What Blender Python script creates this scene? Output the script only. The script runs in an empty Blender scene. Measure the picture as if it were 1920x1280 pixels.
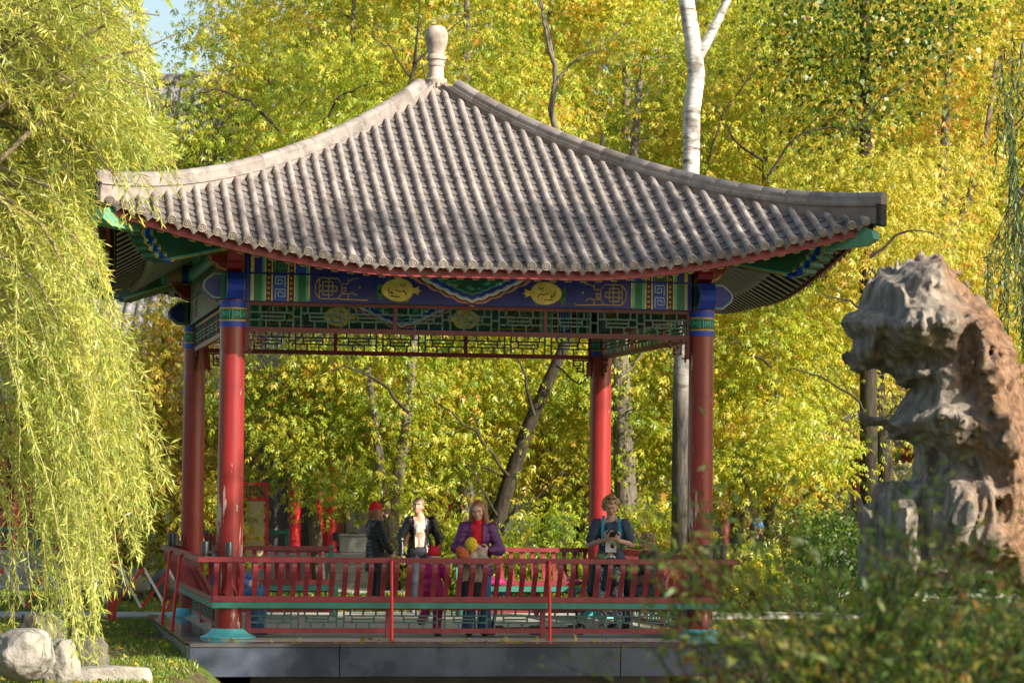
import bpy, math, random
import numpy as np
from mathutils import Vector, Matrix

SC = bpy.context.scene
COL = SC.collection
random.seed(7)
RNG = np.random.default_rng(7)

# ---------------------------------------------------------------- camera, sky, sun, exposure
CAM = np.array([-6.069, -38.1089, 1.8124])
YAW, PITCH, ROLL, FPX = .1849, .0501, .0104, 5497.4
FWD = np.array([math.sin(YAW) * math.cos(PITCH), math.cos(YAW) * math.cos(PITCH), math.sin(PITCH)])
_r = np.array([math.cos(YAW), -math.sin(YAW), 0.0]); _u = np.cross(_r, FWD)
RGT = math.cos(ROLL) * _r + math.sin(ROLL) * _u
UPV = -math.sin(ROLL) * _r + math.cos(ROLL) * _u
cam = bpy.data.cameras.new('camera'); cam_o = bpy.data.objects.new('camera', cam); COL.objects.link(cam_o)
cam_o.matrix_world = Matrix(((RGT[0], UPV[0], -FWD[0], CAM[0]), (RGT[1], UPV[1], -FWD[1], CAM[1]),
                             (RGT[2], UPV[2], -FWD[2], CAM[2]), (0, 0, 0, 1)))
cam.sensor_width = 36; cam.sensor_fit = 'HORIZONTAL'; cam.lens = FPX / 1920 * 36
cam.clip_start = .1; cam.clip_end = 3000
cam.dof.use_dof = True; cam.dof.focus_distance = 36.0; cam.dof.aperture_fstop = 3.6
SC.camera = cam_o

SUN_EL = math.radians(26); SUN_AZ = math.radians(135.6)          # azimuth clockwise from +Y
world = bpy.data.worlds.new('World'); SC.world = world; world.use_nodes = True
_n = world.node_tree.nodes; _bg = _n['Background']
_sky = _n.new('ShaderNodeTexSky'); _sky.sky_type = 'NISHITA'; _sky.sun_disc = False
_sky.sun_elevation = SUN_EL; _sky.sun_rotation = SUN_AZ
_sky.air_density = 1.2; _sky.dust_density = 2.0; _sky.ozone_density = 1.0
world.node_tree.links.new(_sky.outputs[0], _bg.inputs[0]); _bg.inputs[1].default_value = .10
sun = bpy.data.lights.new('sun', 'SUN'); sun.energy = 5.0; sun.angle = math.radians(.53); sun.color = (1.0, .93, .82)
sun_o = bpy.data.objects.new('sun', sun); COL.objects.link(sun_o)
SUN_DIR = Vector((math.sin(SUN_AZ) * math.cos(SUN_EL), math.cos(SUN_AZ) * math.cos(SUN_EL), math.sin(SUN_EL)))
sun_o.rotation_euler = SUN_DIR.to_track_quat('Z', 'Y').to_euler(); sun_o.location = SUN_DIR * 60
SC.view_settings.view_transform = 'Standard'; SC.view_settings.look = 'None'
SC.view_settings.exposure = 1.0; SC.view_settings.gamma = 1.0; SC.view_settings.use_curve_mapping = False
SC.render.engine = 'CYCLES'
SC.cycles.max_bounces = 8; SC.cycles.transparent_max_bounces = 8; SC.cycles.use_denoising = True

def at(px, py, d):
    """world point seen at photograph pixel (1920 wide) at depth d"""
    return CAM + d * (FWD + (px - 960) / FPX * RGT - (py - 640) / FPX * UPV)
def at_z(px, py, z):
    v = FWD + (px - 960) / FPX * RGT - (py - 640) / FPX * UPV
    return CAM + v * (z - CAM[2]) / v[2]

# ---------------------------------------------------------------- objects and meshes
def link(o, parent=None):
    COL.objects.link(o)
    if parent is not None: o.parent = parent
    return o
def tag(o, label=None, cat=None, group=None, kind=None):
    if label: o['label'] = label
    if cat: o['category'] = cat
    if group: o['group'] = group
    if kind: o['kind'] = kind
    return o
def empty(name, loc=(0, 0, 0), rz=0, label=None, cat=None, group=None, kind=None):
    o = bpy.data.objects.new(name, None); o.location = loc; o.rotation_euler = (0, 0, rz); o.empty_display_size = .2
    return tag(link(o), label, cat, group, kind)
def put(name, mesh, parent=None, M=None):
    o = bpy.data.objects.new(name, mesh)
    link(o, parent)
    if M is not None: o.matrix_local = M
    return o
def T(x, y, z): return Matrix.Translation((x, y, z))
def RZ(a): return Matrix.Rotation(a, 4, 'Z')

class MB:
    """collects polygons; build() links them as ONE mesh object"""
    def __init__(s): s.v = []; s.f = []; s.m = []; s.mi = 0
    def add(s, vs, fs):
        b = len(s.v); s.v += [tuple(map(float, p)) for p in vs]
        for f in fs: s.f.append(tuple(b + i for i in f)); s.m.append(s.mi)
        return s
    def box(s, c, size, R=None):
        x, y, z = (q / 2 for q in size)
        P = [Vector(p) for p in ((-x, -y, -z), (x, -y, -z), (x, y, -z), (-x, y, -z), (-x, -y, z), (x, -y, z), (x, y, z), (-x, y, z))]
        if R is not None: P = [R @ p for p in P]
        c = Vector(c)
        return s.add([p + c for p in P], [(0, 3, 2, 1), (4, 5, 6, 7), (0, 1, 5, 4), (1, 2, 6, 5), (2, 3, 7, 6), (3, 0, 4, 7)])
    def box2(s, lo, hi):
        return s.box([(a + b) / 2 for a, b in zip(lo, hi)], [abs(b - a) for a, b in zip(lo, hi)])
    def bbox(s, c, size, bev=.006, R=None):
        """box with chamfered vertical and horizontal edges"""
        x, y, z = (q / 2 for q in size); b = min(bev, x * .9, y * .9, z * .9)
        P = []; 
        for zz, i in ((-z, b), (-z + b, 0), (z - b, 0), (z, b)):
            X, Y = x - i, y - i
            P += [(-X + b, -Y, zz), (X - b, -Y, zz), (X, -Y + b, zz), (X, Y - b, zz), (X - b, Y, zz), (-X + b, Y, zz), (-X, Y - b, zz), (-X, -Y + b, zz)]
        F = [tuple(range(7, -1, -1)), tuple(range(24, 32))]
        for k in range(3):
            for i in range(8): F.append((k * 8 + i, k * 8 + (i + 1) % 8, k * 8 + 8 + (i + 1) % 8, k * 8 + 8 + i))
        P = [Vector(p) for p in P]
        if R is not None: P = [R @ p for p in P]
        c = Vector(c)
        return s.add([p + c for p in P], F)
    def bar(s, a, b, w, h, up=(0, 0, 1)):
        a, b = Vector(a), Vector(b); d = b - a; L = d.length; d.normalize(); up = Vector(up)
        x = d.cross(up)
        if x.length < 1e-4: x = d.cross(Vector((1, 0, 0)))
        x.normalize(); z = x.cross(d)
        R = Matrix((x, d, z)).transposed()
        return s.box((a + b) / 2, (w, L, h), R)
    def tube(s, pts, rad, n=8, cap=True):
        pts = [Vector(p) for p in pts]
        if not hasattr(rad, '__len__'): rad = [rad] * len(pts)
        V = []; ref = None
        for i, p in enumerate(pts):
            d = (pts[min(i + 1, len(pts) - 1)] - pts[max(i - 1, 0)])
            if d.length < 1e-9: d = Vector((0, 0, 1))
            d.normalize()
            if ref is None: ref = d.orthogonal().normalized()
            ref = (ref - d * ref.dot(d))
            if ref.length < 1e-6: ref = d.orthogonal()
            ref.normalize(); y = d.cross(ref)
            for k in range(n):
                a = 2 * math.pi * k / n
                V.append(p + (ref * math.cos(a) + y * math.sin(a)) * rad[i])
        F = [(i * n + k, i * n + (k + 1) % n, (i + 1) * n + (k + 1) % n, (i + 1) * n + k) for i in range(len(pts) - 1) for k in range(n)]
        if cap: F += [tuple(range(n - 1, -1, -1)), tuple(range((len(pts) - 1) * n, len(pts) * n))]
        return s.add(V, F)
    def lathe(s, prof, n=24, c=(0, 0, 0), cap=True):
        V = [(c[0] + r * math.cos(2 * math.pi * k / n), c[1] + r * math.sin(2 * math.pi * k / n), c[2] + z) for r, z in prof for k in range(n)]
        F = [(i * n + k, i * n + (k + 1) % n, (i + 1) * n + (k + 1) % n, (i + 1) * n + k) for i in range(len(prof) - 1) for k in range(n)]
        if cap: F += [tuple(range(n - 1, -1, -1)), tuple(range((len(prof) - 1) * n, len(prof) * n))]
        return s.add(V, F)
    def prism(s, poly, fn, d0, d1):
        """poly: 2d points (counter-clockwise); fn(u, v, depth) -> 3d; from depth d0 to d1"""
        n = len(poly)
        V = [fn(u, v, d0) for u, v in poly] + [fn(u, v, d1) for u, v in poly]
        F = [tuple(range(n - 1, -1, -1)), tuple(range(n, 2 * n))] + [(i, (i + 1) % n, n + (i + 1) % n, n + i) for i in range(n)]
        return s.add(V, F)
    def mesh(s, name, mats, smooth=False):
        me = bpy.data.meshes.new(name); me.from_pydata(s.v, [], s.f)
        if not isinstance(mats, (list, tuple)): mats = [mats]
        for m in mats: me.materials.append(m)
        me.polygons.foreach_set('material_index', s.m)
        if smooth: me.polygons.foreach_set('use_smooth', [True] * len(s.f))
        me.update(); return me
    def build(s, name, mats, parent=None, smooth=False, M=None, auto=None):
        me = s.mesh(name, mats, smooth or auto is not None)
        if auto is not None: me.set_sharp_from_angle(angle=math.radians(auto))
        return put(name, me, parent, M)

def fast_mesh(name, V, Q, mat, tint=None, smooth=False, k=4):
    """numpy arrays: V (n,3), Q (m,k) -> mesh; tint per face"""
    me = bpy.data.meshes.new(name)
    V = np.asarray(V, np.float32); Q = np.asarray(Q, np.int32)
    me.vertices.add(len(V)); me.vertices.foreach_set('co', V.ravel())
    me.loops.add(Q.size); me.loops.foreach_set('vertex_index', Q.ravel())
    me.polygons.add(len(Q)); me.polygons.foreach_set('loop_start', np.arange(0, Q.size, Q.shape[1], dtype=np.int32))
    if smooth: me.polygons.foreach_set('use_smooth', np.ones(len(Q), bool))
    me.materials.append(mat)
    me.update(calc_edges=True); me.validate()
    if tint is not None and len(me.polygons) == len(Q):
        a = me.attributes.new('tint', 'FLOAT', 'FACE'); a.data.foreach_set('value', np.asarray(tint, np.float32))
    return me

# ---------------------------------------------------------------- numpy noise, signed distance shapes, surface nets
_perm = np.random.default_rng(3).permutation(256); _perm = np.concatenate([_perm] * 3)
_val = np.random.default_rng(4).random(256)
def vnoise(P):
    P = np.asarray(P, float); i = np.floor(P).astype(int); f = P - i; f = f * f * (3 - 2 * f); i &= 255
    def h(dx, dy, dz): return _val[_perm[_perm[_perm[(i[..., 0] + dx) & 255] + ((i[..., 1] + dy) & 255)] + ((i[..., 2] + dz) & 255)]]
    x, y, z = f[..., 0], f[..., 1], f[..., 2]
    a = h(0, 0, 0) * (1 - x) + h(1, 0, 0) * x; b = h(0, 1, 0) * (1 - x) + h(1, 1, 0) * x
    c = h(0, 0, 1) * (1 - x) + h(1, 0, 1) * x; d = h(0, 1, 1) * (1 - x) + h(1, 1, 1) * x
    return (a * (1 - y) + b * y) * (1 - z) + (c * (1 - y) + d * y) * z
def fbm(P, o=4, g=.5):
    s = 0; a = 1; t = 0; P = np.asarray(P, float)
    for k in range(o): s = s + a * vnoise(P * 2 ** k + 17.3 * k); t += a; a *= g
    return s / t * 2 - 1

class SDF:
    """smooth union of capsules and ellipsoids -> one continuous mesh"""
    def __init__(s, k=.03): s.p = []; s.k = k
    def cap(s, a, b, ra, rb=None, k=None): s.p.append(('c', np.array(a, float), np.array(b, float), ra, ra if rb is None else rb, k)); return s
    def ell(s, c, r, k=None, R=None): s.p.append(('e', np.array(c, float), np.array(r, float), R, None, k)); return s
    def cut(s, c, r, k=.02): s.p.append(('x', np.array(c, float), np.array(r, float), None, None, k)); return s
    def grid(s, h, margin=.05, dom=None):
        lo = np.array([1e9] * 3); hi = -lo
        bb = []
        for q in s.p:
            if q[0] == 'c':
                R = max(q[3], q[4]); l = np.minimum(q[1], q[2]) - R; u = np.maximum(q[1], q[2]) + R
            else:
                R = q[2] if q[3] is None else np.full(3, q[2].max()); l, u = q[1] - R, q[1] + R
            bb.append((l, u))
            if q[0] != 'x': lo = np.minimum(lo, l); hi = np.maximum(hi, u)
        lo -= margin; hi += margin
        n = np.ceil((hi - lo) / h).astype(int) + 1
        D = np.full(n, .2, np.float32)
        for q, (l, u) in zip(s.p, bb):
            k = s.k if q[5] is None else q[5]; pad = k + h * 2 + .01
            i0 = np.clip(np.floor((l - pad - lo) / h).astype(int), 0, n); i1 = np.clip(np.ceil((u + pad - lo) / h).astype(int) + 1, 0, n)
            if (i1 <= i0).any(): continue
            ax = [lo[a] + h * np.arange(i0[a], i1[a]) for a in range(3)]
            P = np.stack(np.meshgrid(*ax, indexing='ij'), -1)
            if q[0] == 'c':
                ba = q[2] - q[1]; L2 = max(ba @ ba, 1e-12)
                t = np.clip(((P - q[1]) @ ba) / L2, 0, 1)
                d = np.linalg.norm(P - q[1] - t[..., None] * ba, axis=-1) - (q[3] + (q[4] - q[3]) * t)
            else:
                w = P - q[1]
                if q[3] is not None: w = w @ q[3]
                k0 = np.linalg.norm(w / q[2], axis=-1); k1 = np.linalg.norm(w / q[2] ** 2, axis=-1) + 1e-9
                d = k0 * (k0 - 1) / k1
            sl = tuple(slice(a, b) for a, b in zip(i0, i1)); e = D[sl]
            if q[0] == 'x':
                hh = np.clip(.5 - .5 * (e + d) / k, 0, 1); D[sl] = e * (1 - hh) - d * hh + k * hh * (1 - hh)
            else:
                hh = np.clip(.5 + .5 * (e - d) / k, 0, 1); D[sl] = e * (1 - hh) + d * hh - k * hh * (1 - hh)
        return D, lo
    def surf(s, h, warp=None, planes=None):
        D, lo = s.grid(h)
        if planes is not None:
            ax = [lo[a] + h * np.arange(D.shape[a]) for a in range(3)]
            P = np.stack(np.meshgrid(*ax, indexing='ij'), -1)
            for n_, c_ in planes: D = np.maximum(D, P @ n_ - c_)
        if warp is not None:
            ax = [lo[a] + h * np.arange(D.shape[a]) for a in range(3)]
            P = np.stack(np.meshgrid(*ax, indexing='ij'), -1); D = D + warp(P)
        return surfnet(D, lo, h)
def surfnet(D, lo, h):
    ins = D < 0; n = np.array(D.shape) - 1
    acc = np.zeros((*n, 3), np.float32); cnt = np.zeros(n, np.float32)
    for a in range(3):
        o1, o2 = [x for x in range(3) if x != a]
        for p in (0, 1):
            for q in (0, 1):
                st = [0, 0, 0]; st[o1] = p; st[o2] = q; en = list(st); en[a] = 1
                A = D[tuple(slice(st[x], st[x] + n[x]) for x in range(3))]; B = D[tuple(slice(en[x], en[x] + n[x]) for x in range(3))]
                m = (A < 0) != (B < 0); t = np.where(m, A / np.where(m, A - B, 1), 0)
                pos = np.zeros((*n, 3), np.float32); pos[..., o1] = p; pos[..., o2] = q; pos[..., a] = t
                acc += pos * m[..., None]; cnt += m
    act = cnt > 0; idx = np.full(n, -1, np.int64); idx[act] = np.arange(act.sum())
    g = np.stack(np.nonzero(act), -1); V = lo + h * (g + acc[act] / cnt[act][:, None])
    Q = []
    for a in range(3):
        o1, o2 = (a + 1) % 3, (a + 2) % 3
        sl0 = [slice(None)] * 3; sl1 = [slice(None)] * 3; sl0[a] = slice(0, -1); sl1[a] = slice(1, None)
        for x in (o1, o2): sl0[x] = slice(1, -1); sl1[x] = slice(1, -1)
        s0 = ins[tuple(sl0)]; s1 = ins[tuple(sl1)]
        e = np.stack(np.nonzero(s0 != s1), -1)
        if len(e) == 0: continue
        flip = s0[tuple(e.T)]
        c = e.copy(); c[:, o1] += 1; c[:, o2] += 1
        def cell(d1, d2):
            k = c.copy(); k[:, o1] -= d1; k[:, o2] -= d2; return idx[tuple(k.T)]
        q = np.stack([cell(1, 1), cell(0, 1), cell(0, 0), cell(1, 0)], -1)
        q[~flip] = q[~flip][:, ::-1]; Q.append(q)
    return V, np.concatenate(Q)
def vert_normals(V, Q):
    n = np.cross(V[Q[:, 2]] - V[Q[:, 0]], V[Q[:, 3]] - V[Q[:, 1]]); N = np.zeros_like(V)
    for k in range(4): np.add.at(N, Q[:, k], n)
    return N / (np.linalg.norm(N, axis=1)[:, None] + 1e-9)
def relax(V, Q, it=2, f=.5):
    for _ in range(it):
        S = np.zeros_like(V); c = np.zeros(len(V))
        for k in range(4):
            np.add.at(S, Q[:, k], V[Q[:, (k + 1) % 4]] + V[Q[:, (k - 1) % 4]]); np.add.at(c, Q[:, k], 2)
        V = V * (1 - f) + f * S / np.maximum(c, 1)[:, None]
    return V
# ---------------------------------------------------------------- materials
def new_mat(name):
    m = bpy.data.materials.new(name); m.use_nodes = True
    nt = m.node_tree; b = nt.nodes['Principled BSDF']
    return m, nt, b
def rgba(c): return (c[0], c[1], c[2], 1)
def hexc(h):
    c = [int(h[i:i + 2], 16) / 255 for i in (0, 2, 4)]
    return tuple(x / 12.92 if x < .04045 else ((x + .055) / 1.055) ** 2.4 for x in c)
def nd(nt, t, **kw):
    n = nt.nodes.new(t)
    for k, v in kw.items():
        if k.startswith('i_'): n.inputs[k[2:].replace('_', ' ')].default_value = v
        else: setattr(n, k, v)
    return n
def coords(nt, scale=(1, 1, 1), kind='Object'):
    tc = nd(nt, 'ShaderNodeTexCoord'); mp = nd(nt, 'ShaderNodeMapping')
    mp.inputs['Scale'].default_value = scale
    nt.links.new(tc.outputs[kind], mp.inputs['Vector']); return mp.outputs[0]
def noise(nt, vec, scale, detail=4, rough=.55, dist=0):
    n = nd(nt, 'ShaderNodeTexNoise'); n.inputs['Scale'].default_value = scale; n.inputs['Detail'].default_value = detail
    n.inputs['Roughness'].default_value = rough; n.inputs['Distortion'].default_value = dist
    nt.links.new(vec, n.inputs['Vector']); return n.outputs['Fac']
def ramp(nt, fac, stops, interp='LINEAR'):
    r = nd(nt, 'ShaderNodeValToRGB'); cr = r.color_ramp; cr.interpolation = interp
    while len(cr.elements) < len(stops): cr.elements.new(.5)
    for e, (p, c) in zip(cr.elements, stops): e.position = p; e.color = rgba(c) if len(c) == 3 else c
    nt.links.new(fac, r.inputs[0]); return r.outputs[0]
def mixc(nt, fac, a, b, mode='MIX'):
    m = nd(nt, 'ShaderNodeMix', data_type='RGBA', blend_type=mode)
    for s, v in ((0, fac), (6, a), (7, b)):
        if hasattr(v, 'is_linked') or hasattr(v, 'links'): nt.links.new(v, m.inputs[s])
        elif s == 0: m.inputs[0].default_value = v
        else: m.inputs[s].default_value = rgba(v)
    return m.outputs[2]
def bump(nt, b, h, strength=.3, dist=.01):
    n = nd(nt, 'ShaderNodeBump'); n.inputs['Strength'].default_value = strength; n.inputs['Distance'].default_value = dist
    nt.links.new(h, n.inputs['Height']); nt.links.new(n.outputs[0], b.inputs['Normal'])
def S(nt, b, **kw):
    for k, v in kw.items(): b.inputs[k.replace('_', ' ')].default_value = v

def paint(name, c, rough=.45, var=.12, scale=9, bmp=.08, c2=None, spec=.5, kind='Object', aged=0):
    """plain painted or solid surface with slight mottling, roughness variation and relief"""
    m, nt, b = new_mat(name); v = coords(nt, kind=kind)
    n = noise(nt, v, scale, 5); c2 = c2 or tuple(x * (1 - var * 1.6) for x in c)
    col = ramp(nt, n, [(.3, c2), (.7, tuple(min(1, x * (1 + var)) for x in c))])
    if aged:
        chips = noise(nt, coords(nt, (1.6, 1.6, 1)), 38, 6, .72); dust = noise(nt, v, 2.3, 4)
        col = mixc(nt, ramp(nt, dust, [(.4, (0, 0, 0)), (.8, (aged * .12,) * 3)]), col, (.26, .25, .22))
        col = mixc(nt, ramp(nt, chips, [(.665 - aged * .04, (0, 0, 0)), (.70, (.8, .8, .8))]), col, (.36, .32, .26))
    nt.links.new(col, b.inputs['Base Color'])
    n2 = noise(nt, v, scale * 6, 3)
    mr = nd(nt, 'ShaderNodeMapRange'); mr.inputs[3].default_value = max(.03, rough - .12); mr.inputs[4].default_value = min(1, rough + .12)
    nt.links.new(n2, mr.inputs[0]); nt.links.new(mr.outputs[0], b.inputs['Roughness'])
    S(nt, b, Specular_IOR_Level=spec)
    if bmp: bump(nt, b, n2, bmp, .01)
    return m

def peeling(name, c, amount=.0, zlo=0, zhi=1.6):
    """red lacquer with hairline cracks and flaked patches showing pale primer"""
    m, nt, b = new_mat(name); v = coords(nt); vs = coords(nt, (9, 9, 1.1)); n1 = noise(nt, v, 2.2, 5)
    col = ramp(nt, n1, [(.3, tuple(x * .75 for x in c)), (.7, tuple(x * 1.12 for x in c))])
    stk = noise(nt, coords(nt, (22, 22, .8)), 1.4, 5, .6); col = mixc(nt, ramp(nt, stk, [(.3, (.5, .5, .5)), (.48, (0, 0, 0))]), col, tuple(x * .55 for x in c)); col = mixc(nt, ramp(nt, stk, [(.6, (0, 0, 0)), (.75, (.3, .3, .3))]), col, (.40, .10, .08))
    n = noise(nt, vs, 1.5, 7, .62, .4); big = noise(nt, coords(nt, (1.6, 1.6, .7)), 1.6, 2)
    sep = nd(nt, 'ShaderNodeSeparateXYZ'); nt.links.new(v, sep.inputs[0])
    hz = nd(nt, 'ShaderNodeMapRange'); hz.inputs[1].default_value = 0; hz.inputs[2].default_value = 3; nt.links.new(sep.outputs[2], hz.inputs[0])
    hr = nd(nt, 'ShaderNodeMapRange'); hr.inputs[3].default_value = 0; hr.inputs[4].default_value = amount
    nt.links.new(ramp(nt, hz.outputs[0], [(0, (.25,) * 3), (.2, (.5,) * 3), (.42, (1,) * 3), (.56, (.8,) * 3), (.8, (.2,) * 3), (1, (0,) * 3)]), hr.inputs[0])
    a = nd(nt, 'ShaderNodeMath', operation='MULTIPLY_ADD'); nt.links.new(big, a.inputs[0]); a.inputs[1].default_value = .55; nt.links.new(n, a.inputs[2])
    a2 = nd(nt, 'ShaderNodeMath', operation='ADD'); nt.links.new(a.outputs[0], a2.inputs[0]); nt.links.new(hr.outputs[0], a2.inputs[1])
    msk = ramp(nt, a2.outputs[0], [(.0, (0, 0, 0)), (.955, (0, 0, 0)), (.985, (1, 1, 1))])
    nt.links.new(mixc(nt, msk, col, (.52, .43, .36)), b.inputs['Base Color'])
    rr = nd(nt, 'ShaderNodeMapRange'); rr.inputs[3].default_value = .26; rr.inputs[4].default_value = .75
    nt.links.new(msk, rr.inputs[0]); nt.links.new(rr.outputs[0], b.inputs['Roughness'])
    inv = nd(nt, 'ShaderNodeMath', operation='MULTIPLY_ADD'); nt.links.new(msk, inv.inputs[0]); inv.inputs[1].default_value = -1
    nt.links.new(noise(nt, vs, 9, 4), inv.inputs[2]); bump(nt, b, inv.outputs[0], .25, .008)
    return m

def leaf_mat(name, stops, trans=.45, rough=.40):
    m, nt, b = new_mat(name)
    at_ = nd(nt, 'ShaderNodeAttribute', attribute_name='tint')
    col = ramp(nt, at_.outputs['Fac'], stops)
    nt.links.new(col, b.inputs['Base Color']); S(nt, b, Roughness=rough, Specular_IOR_Level=.5)
    tr = nd(nt, 'ShaderNodeBsdfTranslucent'); nt.links.new(mixc(nt, 1.0, col, (1.25, 1.2, .7), 'MULTIPLY'), tr.inputs[0])
    mx = nd(nt, 'ShaderNodeMixShader'); mx.inputs[0].default_value = trans
    nt.links.new(b.outputs[0], mx.inputs[1]); nt.links.new(tr.outputs[0], mx.inputs[2])
    nt.links.new(mx.outputs[0], nt.nodes['Material Output'].inputs[0]); return m

def bark(name, c1, c2, sc=(14, 14, 2.5), bmp=.9):
    m, nt, b = new_mat(name); v = coords(nt, sc); n = noise(nt, v, 1.3, 7, .65, .6); n2 = noise(nt, coords(nt), 1.7, 4)
    col = ramp(nt, n, [(.3, c1), (.68, c2)])
    moss = ramp(nt, n2, [(.5, (0, 0, 0)), (.72, (1, 1, 1))])
    nt.links.new(mixc(nt, mixc(nt, .5, (0, 0, 0), moss), col, (.07, .08, .025)), b.inputs['Base Color'])
    S(nt, b, Roughness=.9, Specular_IOR_Level=.15); bump(nt, b, n, bmp, .03); return m

def birch_bark():
    m, nt, b = new_mat('birch_bark'); v = coords(nt, (2.5, 2.5, 11)); n = noise(nt, v, 1.4, 7, .68, .5); n2 = noise(nt, coords(nt, (2, 2, 1.1)), 1.5, 4)
    white = ramp(nt, n, [(.36, (.10, .085, .065)), (.44, (.36, .33, .28)), (.53, (.56, .53, .48)), (.7, (.66, .63, .58))])
    white = mixc(nt, ramp(nt, n2, [(.52, (0, 0, 0)), (.66, (.8, .8, .8))]), white, (.13, .11, .09))
    furrow = ramp(nt, noise(nt, coords(nt, (16, 16, 2.2)), 1.3, 7, .65, .5), [(.36, (.014, .012, .010)), (.62, (.085, .072, .057))])
    sep = nd(nt, 'ShaderNodeSeparateXYZ'); nt.links.new(coords(nt), sep.inputs[0])
    mr = nd(nt, 'ShaderNodeMapRange'); mr.inputs[1].default_value = 3.0; mr.inputs[2].default_value = 4.7; nt.links.new(sep.outputs[2], mr.inputs[0])
    nt.links.new(mixc(nt, mr.outputs[0], furrow, white), b.inputs['Base Color']); S(nt, b, Roughness=.8); bump(nt, b, n, .4, .02); return m

def tile_mat(name, c, sc=7):
    m, nt, b = new_mat(name); v = coords(nt, kind='Generated'); g = nd(nt, 'ShaderNodeNewGeometry')
    oi = nd(nt, 'ShaderNodeObjectInfo')
    n = noise(nt, g.outputs['Position'], sc, 6, .62); n3 = noise(nt, g.outputs['Position'], 55, 3, .6); nb = noise(nt, g.outputs['Position'], 1.1, 3)
    col = ramp(nt, n, [(.28, tuple(x * .5 for x in c)), (.5, c), (.74, tuple(x * 1.32 for x in c))])
    col = mixc(nt, ramp(nt, noise(nt, g.outputs['Position'], 21, 4, .7), [(.60, (0, 0, 0)), (.72, (.6, .6, .6))]), col, (.10, .095, .085))
    col = mixc(nt, ramp(nt, oi.outputs['Random'], [(0, (.0, .0, .0)), (.7, (.45, .45, .45)), (1, (1, 1, 1))]), col, mixc(nt, 1.0, col, (.66, .62, .60), 'MULTIPLY'))
    col = mixc(nt, ramp(nt, nb, [(.45, (0, 0, 0)), (.8, (.35, .35, .35))]), col, (.16, .15, .12))
    nt.links.new(col, b.inputs['Base Color']); S(nt, b, Roughness=.78, Specular_IOR_Level=.3); bump(nt, b, n3, .25, .01); return m

def granite(name, c, rough=.25, sc=170):
    m, nt, b = new_mat(name); g = nd(nt, 'ShaderNodeNewGeometry'); p = g.outputs['Position']
    n = noise(nt, p, sc, 2, .7); n2 = noise(nt, p, 1.6, 5, .6)
    col = ramp(nt, n, [(.35, tuple(x * .55 for x in c)), (.6, c), (.75, tuple(x * 1.7 for x in c))])
    col = mixc(nt, ramp(nt, n2, [(.45, (0, 0, 0)), (.75, (.5, .5, .5))]), col, tuple(x * 1.9 + .02 for x in c))
    nt.links.new(col, b.inputs['Base Color'])
    mr = nd(nt, 'ShaderNodeMapRange'); mr.inputs[1].default_value = .3; mr.inputs[2].default_value = .75; mr.inputs[3].default_value = rough * .5; mr.inputs[4].default_value = rough * 2.2
    nt.links.new(n2, mr.inputs[0]); nt.links.new(mr.outputs[0], b.inputs['Roughness']); return m

def stone(name, c1, c2, sc=2.2, bmp=.6):
    m, nt, b = new_mat(name); v = coords(nt); n = noise(nt, v, sc, 8, .62, .3); n2 = noise(nt, v, sc * 9, 5, .6); n3 = noise(nt, v, sc * .7, 3)
    col = ramp(nt, n, [(.28, c1), (.58, c2), (.8, tuple(min(.8, x * 1.2) for x in c2))])
    col = mixc(nt, ramp(nt, n3, [(.5, (0, 0, 0)), (.75, (.45, .45, .45))]), col, (.21, .18, .11))
    col = mixc(nt, ramp(nt, n2, [(.25, (.7, .7, .7)), (.36, (0, 0, 0))]), col, (.06, .055, .045))
    nt.links.new(col, b.inputs['Base Color']); S(nt, b, Roughness=.88, Specular_IOR_Level=.2); bump(nt, b, n2, bmp, .02); return m

M = {}
M['red'] = paint('red_paint', (.20, .017, .024), .38, .22, 5, .06, aged=.45)
M['red_post'] = peeling('red_lacquer', (.29, .018, .020), .0)
M['red_worn_shaded'] = peeling('worn_shaded_red_lacquer', (.235, .016, .020), .13, .0, 2.6)  # flaked front columns; base also darkened to carry the shade on them
M['red_bright'] = paint('bright_red_paint', (.62, .018, .022), .35, .10, 8, .05)
M['fascia'] = paint('red_fascia_paint', (.25, .014, .019), .42, .2, 5, .08, aged=.4)
M['green_seat'] = paint('green_paint', (.022, .165, .118), .45, .15, 6, .07)
M['green_lattice'] = paint('dark_green_paint', (.035, .11, .085), .45, .15, 12, .05)
M['maroon'] = paint('maroon_paint', (.13, .022, .018), .5, .2, 8, .08)
M['blue'] = paint('ultramarine_paint', (.006, .05, .52), .45, .18, 6, .06, aged=.6)
M['navy'] = paint('navy_paint', (.005, .016, .25), .45, .2, 5, .06, aged=.6)
M['green'] = paint('malachite_paint', (.008, .16, .055), .45, .2, 5, .06, aged=.6)
M['deep_green'] = paint('deep_green_paint', (.006, .095, .05), .45, .25, 4, .06, aged=.7)
M['teal'] = paint('teal_paint', (.06, .44, .37), .45, .15, 8, .06, aged=.5)
M['light_green'] = paint('light_green_paint', (.10, .33, .20), .5, .15, 8, .06, aged=1)
M['gold'] = paint('gold_paint', (.48, .34, .06), .38, .2, 14, .05)
M['yellow'] = paint('yellow_paint', (.74, .62, .14), .5, .2, 9, .05, aged=.5)
M['pale_blue'] = paint('pale_blue_paint', (.42, .60, .72), .5, .1, 9, .04)
M['rose'] = paint('rose_paint', (.55, .28, .26), .5, .1, 9, .04)
M['wine'] = paint('wine_paint', (.14, .014, .02), .5, .15, 9, .04)
M['white'] = paint('white_paint', (.76, .75, .70), .5, .08, 9, .04)
M['black'] = paint('black_paint', (.016, .014, .014), .5, .2, 9, .04)
M['sage'] = paint('sage_paint', (.34, .37, .26), .6, .15, 5, .1)
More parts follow.
